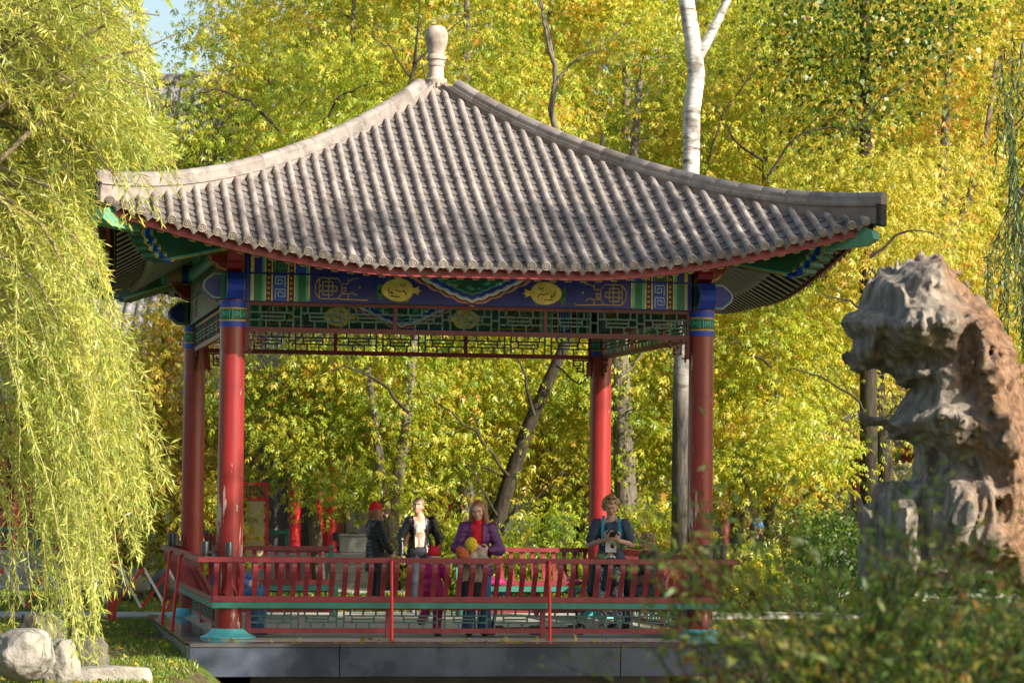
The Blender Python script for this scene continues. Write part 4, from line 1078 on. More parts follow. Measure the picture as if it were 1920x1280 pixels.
t2 = MB(); t2.tube([rel(b, 1776, 470, 57), rel(b, 1815, 380, 57), rel(b, 1850, 250, 57), rel(b, 1868, 110, 57)], [.085, .075, .06, .03], 8); t2.build('limb', BK['grey'], [x for x in COL.objects if x.get('label', '').startswith('slender orange')][0], smooth=True)
b = gbase(1622, 51)
tree('tree with round dark green leaves hanging in front of the golden crowns', b, [rel(b, 1630, 1085, 51), rel(b, 1628, 700, 51), rel(b, 1624, 400, 51), rel(b, 1622, 100, 51), rel(b, 1615, -200, 51)], [.17, .15, .12, .09, .06],
     [(rel(b, 1560, 30, 50), (.9, .8, .9), 26), (rel(b, 1505, 90, 49.8), (.45, .5, .7), 10), (rel(b, 1700, 10, 50), (1.2, .9, .7), 24), (rel(b, 1590, 190, 50), (.55, .7, .7), 11), (rel(b, 1660, 130, 50.4), (.9, .6, .9), 12), (rel(b, 1545, 250, 50), (.3, .3, .4), 5), (rel(b, 1760, 90, 50), (.7, .5, .6), 7)], leaf='green', kind='round', bk='dark', seed=19, tint=.56, tvar=.28, per=50, spread=.46, scale=1.1, start=.45)
def limbs(start_label, d, paths, bk='dark'):
    o = [x for x in COL.objects if x.get('label', '').startswith(start_label)][0]; b_ = tuple(o.location); rg = np.random.default_rng(len(start_label))
    for P, r0 in paths:
        pts = [np.array(rel(b_, x, y, d)) for x, y in P]; fine = []
        for a, c in zip(pts[:-1], pts[1:]):
            for f in (0, .33, .66): fine.append(a + (c - a) * f + rg.normal(0, .025, 3))
        fine.append(pts[-1]); m_ = MB(); rr_ = np.linspace(r0, .006, len(fine)); m_.tube(fine, rr_, 7, False)
        for k in range(3, len(fine) - 1, 2):
            t_ = (fine[k + 1] - fine[k]); s_ = rg.choice([-1, 1]); e_ = fine[k] + t_ * rg.uniform(1.5, 3) + np.array([0, 0, s_ * np.linalg.norm(t_) * rg.uniform(.8, 2)]); m_.tube([fine[k], (fine[k] + e_) / 2 + (0, 0, .05), e_], [rr_[k] * .5, rr_[k] * .35, .004], 5, False)
        m_.build('limb', BK[bk], o, smooth=True)
limbs('tree with a dark trunk', 48.2, [([(958, 890), (905, 830), (850, 772), (790, 735), (755, 690)], .032), ([(932, 970), (905, 905), (868, 860)], .026), ([(1000, 780), (985, 700), (960, 660), (925, 640)], .03), ([(1040, 690), (1085, 720), (1120, 700)], .02), ([(925, 1030), (960, 960), (1010, 930), (1035, 900)], .035)])
limbs('tree with twin', 47.4, [([(765, 770), (710, 710), (650, 690), (600, 700)], .03), ([(800, 390), (760, 250), (775, 120), (788, -10)], .05), ([(775, 150), (730, 90), (690, 60)], .02), ([(780, 120), (830, 70), (880, 20)], .02)])
limbs('tree with a thick mossy', 49.0, [([(1040, 240), (1038, 120), (1020, 40), (1010, -20)], .06), ([(1040, 160), (1090, 100), (1130, 90), (1180, 40)], .025), ([(1165, 700), (1215, 650), (1250, 660)], .03)], 'grey')
limbs('drooping yellow', 49.2, [([(1450, 690), (1400, 650), (1370, 640), (1340, 650)], .025), ([(1445, 560), (1500, 500), (1560, 520)], .03), ([(1440, 330), (1500, 250), (1560, 240), (1620, 260)], .03), ([(1330, 300), (1360, 200), (1420, 130), (1480, 110)], .02), ([(1430, 300), (1370, 260), (1340, 190)], .03)])
limbs('golden tree with a dark', 48.6, [([(1648, 795), (1590, 735), (1540, 705), (1470, 690)], .03), ([(1640, 600), (1590, 560), (1530, 545)], .03), ([(1632, 480), (1700, 430), (1760, 440)], .03), ([(1612, 240), (1650, 180), (1720, 150)], .025)])
limbs('young pale', 49.2, [([(565, 850), (520, 790), (470, 770)], .025), ([(552, 740), (500, 690), (480, 650)], .022), ([(545, 650), (600, 600), (640, 640), (700, 650)], .022), ([(530, 250), (470, 190), (400, 170), (360, 180)], .03), ([(600, 240), (640, 180), (700, 150), (740, 160)], .025)])
# crowns that close the view further back
protos = []
for i, (leaf, tint, sd) in enumerate((('maple', .47, 31), ('gold', .20, 32), ('maple', .60, 33), ('green', .62, 34))):
    px, d = ((640, 60), (1380, 62), (1010, 64), (345, 62))[i]
    b = gbase(px, d); lab = ('broad yellow green tree behind the left half of the tiled roof', 'golden crowned tree rising behind the birch and the right roof slope', 'mottled yellow and orange tree directly behind the roof finial', 'thin greenish tree behind the left end of the roof, next to the willow')[i]
    protos.append(tree(lab, b, [(0, 0, -.1), (.1, 0, 2), (.05, .1, 4.5), (.2, 0, 7), (.1, .1, 10), (.15, .1, 13)], [.2, .17, .14, .11, .08, .03], [((0, 0, 4.0), (2.8, 2.6, 2.6), 100), ((.2, 0, 8.4), (2.5, 2.4, 3.0), 110), ((.1, .1, 12.2), (2.2, 2.2, 2.2), 70)], leaf=leaf, seed=sd, tint=tint, per=56, scale=.86, spread=.38, bk='dark' if i % 2 else 'grey'))
protos[3].scale = (.72, .72, .72)
for px, d, k, r_, sc, lab in (
    (870, 57, 0, 1.1, 1.0, 'yellow green tree seen through the pavilion between the purple jacket and the back right column'), (1180, 61, 2, 2.0, 1.05, 'yellow tree behind the upper right roof slope, left of the white birch trunk'),
    (1530, 64, 1, .5, 1.05, 'golden tree behind the green round leaved branches'), (1700, 65, 2, 4.0, 1.0, 'yellow orange tree behind the crest of the weathered rock'), (1890, 66, 1, 3.1, 1.1, 'golden tree at the right edge behind the weeping strands'),
    (480, 63, 2, 5.2, .92, 'yellow tree over the grey roofed hall, left of the finial'), (760, 68, 1, 2.6, 1.1, 'tall golden tree behind the broad yellow green one, left of the finial'), (930, 72, 0, 4.4, 1.15, 'tall green yellow tree just right of the finial'),
    (1090, 75, 3, 1.4, 1.15, 'darker green tree deep behind the right hip ridge'), (1290, 74, 0, .2, 1.2, 'pale yellow tree far behind the birch trunk'), (1460, 77, 2, 3.7, 1.2, 'faint yellow tree far behind the right eave tip'),
    (1640, 78, 0, 5.0, 1.15, 'faint green yellow tree deep behind the golden trees on the right'), (1810, 80, 3, 2.2, 1.1, 'green tree deep behind the forked trunk on the right'), (560, 76, 0, 2.9, 1.15, 'yellow green tree deep behind the left hip ridge'),
    (1980, 60, 2, 1.9, 1.0, 'yellow tree cut off by the right edge of the view'), (20, 66, 0, 3.3, 1.0, 'yellow green tree behind the willow curtain'), (-90, 58, 2, .9, .9, 'yellow tree behind the outer willow strands'),
    (420, 74, 1, 4.9, .8, 'golden tree showing above the grey hall roof')):
    copy_tree(protos[k], gbase(px, d), r_, sc, lab)
# small shrubs under the trees
def shrub(label, px, d, w, h, leaf, seed, tint=.4, kind='pinnate', per=30, n=60, name='garden_shrub', group='shrubs on the lawn behind the pavilion', scale=.8):
    b = gbase(px, d); rng = np.random.default_rng(seed)
    root = empty(name, b, 0, label, 'shrub', group); cl = blobs(rng, [((0, 0, h * .5), (w, w * .7, h * .5), n)]); mb = MB()
    for c in cl[::2]:
        s0 = np.array([rng.normal(0, w * .12), rng.normal(0, w * .1), -.05]); mb.tube([s0, s0 + (c - s0) * .5 + np.array([0, 0, .1]), c], [.014, .010, .004], 4, False)
    mb.build('stems', BK['dark'], root); put('foliage', crown_mesh('foliage', cl, per, .2, kind, LM[leaf], rng, scale, tint, .15), root); return root
shrub('leafy shrub behind the back bench below the leaning trunk', 1010, 47.5, 1.5, 1.7, 'maple', 51, .36)
shrub('bright shrub left of the front right column, behind the seated figure', 1215, 48, 1.1, 1.9, 'maple', 52, .52)
shrub('low yellow shrub beside the two heads on the far path', 1385, 46.5, .8, 1.1, 'maple', 53, .5)
shrub('dark brown green shrub left of the foot of the weathered rock', 1560, 47, 1.2, 1.9, 'green', 54, .45, 'round', 60, 60)
shrub('green shrub between the dark shrub and the weathered rock', 1655, 45, 1.2, 1.5, 'green', 55, .35, 'round', 60, 60)
shrub('small yellow shrub between the man and the woman in purple', 850, 47.2, .8, 1.5, 'maple', 56, .45)
shrub('yellow shrub by the left column pair, against the brick wall', 395, 49.5, .55, 2.1, 'maple', 57, .62, n=34)
b = gbase(300, 51.5)
tree('thin yellow tree whose leaves half hide the lower hall roof, left of the columns', b, [rel(b, 305, 1085, 51.5), rel(b, 300, 900, 51.5), rel(b, 310, 700, 51.5), rel(b, 300, 560, 51.5)], [.07, .06, .045, .02],
     [(rel(b, 290, 690, 51.2), (1.15, .8, 1.15), 60), (rel(b, 260, 880, 51), (.9, .7, .9), 40), (rel(b, 395, 840, 51), (.42, .5, 1.3), 26)], seed=25, tint=.58, leaf='gold', start=.15)
shrub('yellow leaved young tree behind the barrier, left of the back left column', 235, 50.5, .9, 2.9, 'gold', 58, .28, n=60)
# far wood behind everything
rng = np.random.default_rng(77)
cl = np.array([at(px, 0, d) for px, d in zip(rng.uniform(-500, 2500, 640), rng.uniform(90, 120, 640))]); cl[:, 2] = rng.uniform(0, 1, 640) ** .8 * 17.5
pxs = np.array([960 + FPX * ((c - CAM) @ RGT) / ((c - CAM) @ FWD) for c in cl]); keep = ~((cl[:, 2] > 8) & (pxs > 190) & (pxs < 370)) & ~((cl[:, 2] > 10.5) & (rng.random(640) < .35)); cl = cl[keep]
o = put('distant_trees', crown_mesh('distant_trees', cl, 46, 1.25, 'far', LM['maple'], rng, 1.5, .45, .2)); tag(o, 'far wood of yellow and green trees closing the view', kind='stuff')

# ---------------------------------------------------------------- weeping willow on the left
def willow():
    rng = np.random.default_rng(5); base = gbase(-330, 31.5)
    root = empty('willow_tree', base, 0, 'large weeping willow hanging over the left roof corner', 'tree'); B = np.array(base)
    def allowed(x, y, odd):
        if y < 312: return x < 262 + .235 * y
        if y < 425: return x < 178 or (odd < .13 and x < 345 - max(0, y - 335) * .5)
        if y < 560: return x < 186 + (y - 420) * .2
        if y < 900: return x < 225 + (y - 560) * .34
        if y < 1000: return x < 330 - (y - 900) * .5
        if y < 1110: return x < 262
        return x < 190 and y < 1240
    mb = MB(); tr = [B * 0 + (0, 0, -.2), (.1, 0, 1.2), (.25, .1, 2.6), (.3, .1, 4.0)]; mb.tube(tr, [.42, .36, .30, .26], 12)
    wood = MB(); pos, dr, sc_, tn = [], [], [], []; fork = B + np.array([.3, .1, 3.8])
    for i in range(118):
        if i < 70: ty = rng.uniform(-190, 330); tx = rng.uniform(-60, 250 + .2 * max(0, ty))
        else: ty = rng.uniform(330, 900); tx = rng.uniform(-60, 190)
        d = rng.uniform(29.6, 32.6); tip = at(tx, ty, d)
        mid = fork * .45 + tip * .55 + np.array([0, 0, .9 + .5 * rng.random()]); q1 = fork * .8 + tip * .2 + np.array([0, 0, .7])
        P = [fork, q1, mid, tip * .8 + mid * .2 + np.array([0, 0, .18]), tip]; r0 = rng.uniform(.02, .05)
        mb.tube(P, [r0 * 1.6, r0 * 1.2, r0 * .75, r0 * .45, .008], 5, False)
        ns = 10
        for j in range(ns):
            f = rng.uniform(.55, 1); k = min(3, int(f * 4)); a = np.array(P[k]) * (1 - (f * 4 - k)) + np.array(P[min(k + 1, 4)]) * (f * 4 - k)
            L = rng.uniform(.7, 2.3) * ((1.8 if ty > 620 else 1.25) if i >= 70 else 1); odd = rng.random(); st = .07; p = a + rng.normal(0, .05, 3)
            up_ = ty < 300; v = np.array([*(FX * rng.normal(.75 if up_ else .45, .4) + FY * rng.normal(0, .35)), rng.uniform(-.4, .35)]); drift = FX * (rng.uniform(.1, .75) if up_ else rng.uniform(.0, .35)) + FY * rng.normal(0, .12); gv = rng.uniform(.06, .16); path = [p.copy()]
            tint = rng.normal(.50, .22)
            for s_ in range(int(L / st)):
                v = v * (1 - gv) + np.array([drift[0], drift[1], -1]) * gv + rng.normal(0, .05, 3); v /= np.linalg.norm(v); p = p + v * st
                c = p - CAM; dd = c @ FWD; x = 960 + FPX * (c @ RGT) / dd; y = 640 - FPX * (c @ UPV) / dd
                if not allowed(x, y, odd): break
                path.append(p.copy())
                for _ in range(2 + (rng.random() < .4)):
                    pos.append(p + rng.normal(0, .012, 3)); w = v * .7 + rng.normal(0, .5, 3); dr.append(w); sc_.append(rng.uniform(.75, 1.25)); tn.append(tint + rng.normal(0, .11))
            if len(path) > 3: wood.tube(path[::2] + [path[-1]], .0035, 3, False)
    for L_ in ([(-300, 330), (-40, 170), (70, 130), (160, 66), (250, 22), (300, 30)], [(-300, 400), (-60, 250), (60, 158), (130, 150), (180, 110), (260, 95), (335, 62)], [(-300, 450), (-30, 330), (90, 215), (160, 160), (230, 150), (300, 170)]):
        P = [at(x, y, 30.3 + .01 * k) for k, (x, y) in enumerate(L_)]; mb.tube(P, np.linspace(.040, .006, len(P)), 7, False)
    mb.build('trunk', BK['willow'], root, smooth=True); wood.v = [tuple(np.array(v) - B) for v in wood.v]
    mb_v = root.children[0].data
    nb = len(tr) * 12
    co = np.empty(len(mb_v.vertices) * 3, np.float32); mb_v.vertices.foreach_get('co', co); co = co.reshape(-1, 3); co[nb:] -= B; mb_v.vertices.foreach_set('co', co.ravel()); mb_v.update()
    wood.build('strands', M['twig'], root)
    pos = np.array(pos) - B
    put('foliage', leaves_mesh('foliage', pos, np.array(dr), rng.normal(0, 1.2, len(pos)), np.array(sc_), np.array(tn), 'willow', LM['willow'], rng), root)
willow()
# dark weeping strands at the right edge
def weeper():
    rng = np.random.default_rng(8); b = np.array(gbase(2100, 41)); root = empty('weeping_tree', b, 0, 'dark green weeping tree hanging in at the right edge', 'tree')
    mb = MB(); mb.tube([(0, 0, -.1), (0, .1, 3), (-.1, 0, 6), (-.2, 0, 8.2)], [.2, .17, .13, .08], 10); wood = MB(); pos, dr, sc_, tn = [], [], [], []
    for i in range(46):
        top = at(rng.uniform(1868, 2000), rng.uniform(0, 380), rng.uniform(40, 42)) - b
        if i > 30: top = at(rng.uniform(1850, 1980), rng.uniform(380, 500), rng.uniform(40, 42)) - b
        mb.tube([(-.15, 0, 7.2), np.array([-.15, 0, 7.2]) * .4 + top * .6 + (0, 0, .5), top], [.03, .02, .006], 4, False)
        p = top.copy(); path = [p.copy()]; L = rng.uniform(1.0, 2.3); tint = rng.normal(.45, .2); v = np.array([rng.normal(0, .3), rng.normal(0, .3), -1.0])
        for s_ in range(int(L / .06)):
            v = v * .9 + np.array([rng.normal(0, .1), rng.normal(0, .1), -1]) * .1; v /= np.linalg.norm(v); p = p + v * .06; path.append(p.copy())
            for _ in range(3): pos.append(p + rng.normal(0, .015, 3)); dr.append(v * .9 + rng.normal(0, .35, 3)); sc_.append(rng.uniform(.9, 1.6)); tn.append(tint + rng.normal(0, .12))
        wood.tube(path[::3], .004, 3, False)
    mb.build('trunk', BK['dark'], root, smooth=True); wood.build('strands', BK['dark'], root)
    put('foliage', leaves_mesh('foliage', np.array(pos), np.array(dr), rng.normal(0, 1.2, len(pos)), np.array(sc_), np.array(tn), 'willow', LM['weep'], rng), root)
weeper()
# park trees on the near bank, right of the view: they throw the dappled shade on the pavilion front
def bank_tree(label, x, y, zc, r, n, seed, per=58):
    z = gz(x, y); tree(label, (x, y, z), [(0, 0, -.1), (.1, .1, 2.5), (-.1, 0, 5.5), (.1, 0, zc - z)], [.24, .2, .16, .08], [((0, 0, zc - z), r, n)], leaf='maple', seed=seed, per=per, spread=.42, scale=1.5, start=.4, group='park trees on the near bank', tint=.4)
bank_tree('tall maple on the near bank shading the pavilion front', 11.7, -14.05, 8.6, (3.3, 3.2, 3.0), 210, 61)
bank_tree('tallest maple on the near bank, standing further right than the others', 15.9, -18.0, 13.6, (4.8, 4.2, 2.6), 40, 63, 46)
bank_tree('maple on the near bank shading the foreground bush', 4.6, -33.3, 5.2, (2.6, 2.6, 2.2), 90, 62, 26)

# ---------------------------------------------------------------- foreground bushes
def bush(label, px, d, w, h, n, seed, tint, leaf='bush', per=26, name='willow_leaf_bush'):
    b = gbase(px, d); rng = np.random.default_rng(seed); root = empty(name, b, 0, label, 'bush', 'bushes on the near bank'); mb = MB(); pos, dr, sc_, tn = [], [], [], []
    for i in range(n):
        a = rng.normal(0, .55); e = rng.normal(0, .45); L = h * rng.uniform(.7, 1.12)
        s0 = np.array([*(FX * rng.normal(0, w * .35) + FY * rng.normal(0, w * .25)), 0]); v = np.array([*(FX * math.sin(a) * .30 + FY * e * .4), 1.0]); p = s0.copy(); path = [p.copy()]; tint_i = rng.normal(tint, .17)
        for s_ in range(int(L / .05)):
            v = v + np.array([*(FX * math.copysign(.018, a) * rng.random()), -.022]) + rng.normal(0, .038, 3); v /= np.linalg.norm(v); p = p + v * .05; path.append(p.copy())
            if s_ * .05 > L * .22:
                for _ in range(4):
                    q = rng.normal(0, .06, 3); pos.append(p + q); dr.append(v * .7 + q * 9 + rng.normal(0, .4, 3)); sc_.append(rng.uniform(.7, 1.35)); tn.append(tint_i + rng.normal(0, .13))
        mb.tube(path[::3] + [path[-1]], np.linspace(.007, .0025, len(path[::3]) + 1), 4, False)
    mb.build('stems', BK['dark'], root); put('foliage', leaves_mesh('foliage', np.array(pos), np.array(dr), rng.normal(0, 1, len(pos)), np.array(sc_), np.array(tn), 'small', LM[leaf], rng), root)
bush('blurred green and russet bush in front of the right end of the platform', 1590, 12.0, .36, 1.70, 48, 71, .55, per=26)
bush('thin russet bush with bare stems in front of the pavilion corner', 1360, 12.4, .30, 1.30, 11, 74, .74, per=20)
bush('blurred green bush in front of the foot of the weathered rock', 1755, 11.5, .46, 1.24, 66, 72, .55)
bush('dark green bush at the lower right corner', 1900, 13.5, .40, 1.25, 70, 73, .15)

# ---------------------------------------------------------------- weathered rock
def big_rock():
    out = [(485, 65), (520, 95), (545, 130), (570, 165), (610, 205), (660, 245), (705, 290), (735, 330), (755, 380), (775, 430), (780, 470), (795, 520), (800, 560), (822, 610), (850, 690), (872, 800), (880, 1000), (872, 1150), (860, 1275), (600, 1300), (250, 1300), (215, 1180), (222, 1100), (210, 1040), (206, 958), (216, 954), (235, 985), (250, 972), (270, 1000), (285, 945), (310, 925), (340, 918), (375, 915), (385, 905),
           (410, 885), (412, 850), (425, 800), (415, 770), (370, 745), (325, 738), (332, 720), (300, 702), (262, 685), (256, 668), (285, 663), (320, 672), (350, 640), (375, 595), (405, 560), (385, 552), (345, 545), (350, 525), (320, 510), (290, 495), (285, 470), (250, 480), (210, 470), (185, 430), (190, 390), (160, 350), (145, 325), (165, 290), (210, 275), (245, 245), (255, 205), (270, 170), (290, 150), (330, 145), (360, 115), (400, 95), (440, 90), (470, 85)]
    K = 21.0 / FPX; q2 = lambda cx, cy: ((1500 + cx / 1.94 - 1752) * K, (1085 - (440 + cy / 1.94)) * K)
    O = np.array([q2(*p) for p in out]); h = .0145
    X = np.arange(O[:, 0].min() - .12, O[:, 0].max() + .12, h); Zz = np.arange(O[:, 1].min() - .05, O[:, 1].max() + .12, h); Yy = np.arange(-.95, .75, h)
    P = np.stack(np.meshgrid(X, Zz, indexing='ij'), -1).reshape(-1, 2)
    Pn = P + .022 * np.c_[fbm(np.c_[P * 9, P[:, :1] * 0], 3), fbm(np.c_[P * 9 + 40, P[:, :1] * 0], 3)]
    d = np.full(len(P), 1e9); ins = np.zeros(len(P), bool)
    for a, b in zip(O, np.roll(O, -1, 0)):
        e = b - a; w = Pn - a; t = np.clip((w @ e) / (e @ e), 0, 1); d = np.minimum(d, np.linalg.norm(w - t[:, None] * e, axis=1))
        c = ((a[1] > Pn[:, 1]) != (b[1] > Pn[:, 1])) & (Pn[:, 0] < (b[0] - a[0]) * (Pn[:, 1] - a[1]) / (b[1] - a[1] + 1e-12) + a[0]); ins ^= c
    sd = np.where(ins, d, -d).reshape(len(X), len(Zz)); R_ = .34; u_ = np.clip(sd / R_, 0, 1); hd = .52 * np.sqrt(1 - (1 - u_) ** 2) ** 1.05 + .30 * np.clip(sd - .1, 0, .5)
    XX, ZZ = np.meshgrid(X, Zz, indexing='ij'); F_ = np.zeros_like(XX)
    def bmp(cx, cy, rx, ry, amp, ang=0):
        x0, z0 = q2(cx, cy); ca, sa = math.cos(ang), math.sin(ang); dx, dz = XX - x0, ZZ - z0; uu = (dx * ca + dz * sa) / (rx / 1.94 * K); vv = (-dx * sa + dz * ca) / (ry / 1.94 * K)
        return amp * np.exp(-(uu * uu + vv * vv) ** 1.6)
    for q in ((420, 340, 140, 75, .26, .12), (350, 385, 70, 45, .10), (300, 215, 70, 70, .06), (470, 160, 60, 90, .08, -.5), (215, 340, 60, 60, .07), (245, 430, 45, 45, .05), (275, 405, 30, 50, -.20), (400, 470, 130, 34, -.17, .1), (430, 560, 90, 70, .06), (500, 620, 60, 110, .08), (440, 690, 150, 50, .16, .1), (560, 420, 34, 150, -.10, .1),
              (520, 250, 150, 22, -.10, -.35), (560, 840, 190, 60, -.17, -.12), (455, 840, 40, 60, -.12), (700, 800, 60, 170, .14, .15), (520, 1010, 60, 80, .12), (330, 1010, 60, 90, .10), (412, 1060, 20, 120, -.22), (600, 1010, 70, 110, .08), (690, 960, 40, 90, -.08), (330, 960, 45, 24, -.14), (480, 960, 24, 60, -.10), (640, 1120, 120, 60, .12), (540, 1170, 80, 40, -.08), (690, 560, 90, 200, .10, .2), (620, 330, 60, 60, .06)): F_ += bmp(*q)
    nx, nz, ny_ = len(X), len(Zz), len(Yy)
    G = np.stack(np.broadcast_arrays(XX[:, None, :], Yy[None, :, None], ZZ[:, None, :]), -1)
    wv = .55 * fbm(G * 1.5 + 7, 2)[..., None]
    n1 = fbm(G * np.array([3.2, 3.2, 1.9]) + wv, 4, .55); rg = np.abs(fbm(G * np.array([5.2, 5.2, 2.3]) + wv * 2.2, 4)); pit = np.clip(fbm(G * 12 + 9, 3) - .10, 0, 1); fold = np.abs(fbm(G * np.array([11, 11, 3.0]) + wv * 3, 3))
    rough = np.clip((G[..., 0] - .38 + .17 * G[..., 2] + .35 * fbm(G * 2.1, 2)) / .25, 0, 1)
    D = np.abs(G[..., 1] + .0) - hd[:, None, :] - np.where(G[..., 1] < 0, F_[:, None, :] * np.clip(sd / .12, 0, 1)[:, None, :], 0)
    D = np.where(sd[:, None, :] < 0, np.maximum(D, -sd[:, None, :]), D) * .62
    D = D - .085 * n1 + .13 * (rg - .18) + (1 - rough) * .07 * (fold - .15) + rough * (.16 * pit - .05 * fbm(G * 10, 3))
    D[:, :, 0] = 1
    V, Q = surfnet(D.astype(np.float32), np.array([X[0], Yy[0], Zz[0]]), h)
    V = relax(V, Q, 1, .35)
    m, nt, b = new_mat('weathered_stone'); v = coords(nt)
    n = noise(nt, coords(nt, (5, 5, 1.3)), 2.4, 8, .65, .7); n2 = noise(nt, v, 16, 7, .68); n3 = noise(nt, v, 2.2, 4)
    grey = ramp(nt, n, [(.25, (.035, .031, .028)), (.42, (.145, .122, .10)), (.58, (.27, .232, .185)), (.75, (.42, .37, .30))])
    brown = ramp(nt, n2, [(.28, (.035, .02, .012)), (.45, (.15, .080, .045)), (.62, (.27, .165, .095)), (.78, (.38, .28, .19))])
    sep = nd(nt, 'ShaderNodeSeparateXYZ'); nt.links.new(v, sep.inputs[0])
    ma = nd(nt, 'ShaderNodeMath', operation='MULTIPLY_ADD'); nt.links.new(n3, ma.inputs[0]); ma.inputs[1].default_value = 1.1; mz = nd(nt, 'ShaderNodeMath', operation='MULTIPLY_ADD'); nt.links.new(sep.outputs[2], mz.inputs[0]); mz.inputs[1].default_value = .17; nt.links.new(sep.outputs[0], mz.inputs[2]); mf = nd(nt, 'ShaderNodeMath', operation='MULTIPLY_ADD'); nt.links.new(n2, mf.inputs[0]); mf.inputs[1].default_value = .5; nt.links.new(mz.outputs[0], mf.inputs[2]); nt.links.new(mf.outputs[0], ma.inputs[2]); md = nd(nt, 'ShaderNodeMath', operation='MULTIPLY'); md.inputs[1].default_value = .5; nt.links.new(ma.outputs[0], md.inputs[0])
    nt.links.new(mixc(nt, ramp(nt, md.outputs[0], [(.53, (0, 0, 0)), (.68, (1, 1, 1))]), grey, brown), b.inputs['Base Color']); S(nt, b, Roughness=.86, Specular_IOR_Level=.25); bump(nt, b, n2, .9, .03)
    me = fast_mesh('weathered_rock', V, Q, m, smooth=True)
    o = put('weathered_rock', me); o.location = ROCK; o.rotation_euler = (0, 0, -YAW)
    tag(o, 'tall eroded grey and rust brown ornamental rock on the near bank', 'rock')
big_rock()

# ---------------------------------------------------------------- boulders on the left bank
def boulder(label, px, py, d, w, h, dep, seed, mat, rot=0, flat_=.0, sink=.12):
    rng = np.random.default_rng(seed); s = SDF(.12)
    for i in range(7):
        v = rng.normal(size=3); v /= np.linalg.norm(v); c = v * np.array([w, dep, h]) * .22; s.ell(c, np.array([w, dep, h]) * rng.uniform(.24, .34, 3))
    s.ell((0, 0, 0), (w * .42, dep * .42, h * .42)); off = rng.random(3) * 30
    pl = []
    for i in range(11):
        v = rng.normal(size=3); v[2] = abs(v[2]) * .8; v /= np.linalg.norm(v); pl.append((v, np.abs(v * np.array([w, dep, h])).sum() * .5 * rng.uniform(.50, .72)))
    V, Q = s.surf(max(w, h) / 46, planes=pl, warp=lambda P: -.10 * h * fbm(P / max(w, h) * 3.2 + off, 4) + .10 * h * np.clip(np.abs(fbm(P / max(w, h) * 2 + off, 2)) - .1, 0, 1))
    V[:, 2] = np.where(V[:, 2] > h * (.5 - flat_), h * (.5 - flat_) + (V[:, 2] - h * (.5 - flat_)) * .25, V[:, 2])
    p = at(px, py, d); o = put('boulder', fast_mesh('boulder', V, Q, mat, smooth=True)); o.location = (p[0], p[1], p[2] + h / 2 - sink); o.rotation_euler = (0, 0, rot)
    tag(o, label, 'boulder', 'limestone boulders on the left bank')
lime = stone('pale_limestone', (.15, .135, .115), (.36, .33, .285), 3.4, .8); dk = stone('dark_limestone', (.045, .042, .035), (.13, .118, .098), 2.6, .6)
boulder('large pale boulder at the left edge under the willow', 42, 1262, 29.5, .74, .60, .6, 81, lime, .2, .06)
boulder('upright pale boulder with hollows, right of the edge boulder', 108, 1264, 30.2, .52, .50, .45, 82, lime, .9, .04)
boulder('long flat topped pale slab of rock at the bottom of the view', 193, 1296, 30.5, 1.12, .42, .6, 83, lime, .15, .12)
boulder('dark boulder behind the two pale ones in the willow shade', 78, 1198, 33, .70, .42, .5, 84, dk, .4, .05)
boulder('grey rock behind the flat slab with trailing willow tips', 165, 1250, 32.2, .55, .46, .5, 85, dk, 1.2, .03)
boulder('squat grey rock beside the drain pipe', 283, 1288, 32.4, .34, .26, .4, 86, dk, .3, .06)
boulder('low grey rock at the edge of the grass slope', 235, 1262, 33.2, .5, .18, .4, 87, dk, .1, .05)
boulder('mossy brown rock at the back of the lawn behind the barrier', 230, 1115, 47.5, 1.1, .55, .8, 88, dk, .1, .03)
boulder('brown rock beside the retaining wall, by the back left column', 318, 1110, 48, .8, .5, .7, 89, dk, .8, .03)
g = MB(); n = 20
p0 = at(338, 1262, 33.6); ax = np.array([*(FX * -.55 - FY * .83), -.05]); ax /= np.linalg.norm(ax)
pts = []; rad = []
for i in range(34): pts.append(p0 - ax * (i * .018)); rad.append(.098 if i % 2 else .086)
g.tube(pts[::-1], rad[::-1], 20, False); g.tube(pts, [r_ - .016 for r_ in rad], 20, False)
o = g.build('drain_pipe', paint('rusty_pipe', (.16, .10, .07), .7, .3, 9, .2), auto=50); tag(o, 'ribbed brown drain pipe ending beside the platform corner', 'pipe')

# ---------------------------------------------------------------- grass blades, fallen leaves
def grass(label, name, xs, ys, n, seed, tint0, h=(.03, .09), mask=None):
    rng = np.random.default_rng(seed); P = np.c_[rng.uniform(*xs, n), rng.uniform(*ys, n)]
    k = (pond_sd(P) > .05) & ~((np.abs(P[:, 0]) < 3.5) & (P[:, 1] > -4.3) & (P[:, 1] < 3.4)); k &= ~((P[:, 1] > 3.45) & (P[:, 1] < 5.2))
    if mask is not None: k &= mask(P)
    k &= fbm(np.c_[P * .9, P[:, :1] * 0], 3) > rng.uniform(-.5, .05, n); P = P[k]; z = ground(P); m = len(P)
    a = rng.uniform(0, 6.28, m); hh = rng.uniform(*h, m); w = rng.uniform(.006, .012, m); le = rng.normal(0, .4, (m, 2)) * hh[:, None]
    dx = np.c_[np.cos(a) * w, np.sin(a) * w, np.zeros(m)]; b = np.c_[P, z - .01]; tip = b + np.c_[le, hh]
    V = np.stack([b - dx, b + dx, tip + dx * .25, tip - dx * .25], 1).reshape(-1, 3); Q = np.arange(m * 4).reshape(-1, 4)
    o = put(name, fast_mesh(name, V, Q, LM['grass'], np.clip(rng.normal(tint0, .2, m), 0, 1))); tag(o, label, kind='stuff')
LM['grass'] = leaf_mat('grass_blade', [(0, (.05, .10, .012)), (.5, (.14, .22, .02)), (.8, (.28, .30, .04)), (1, (.36, .28, .09))], .4)
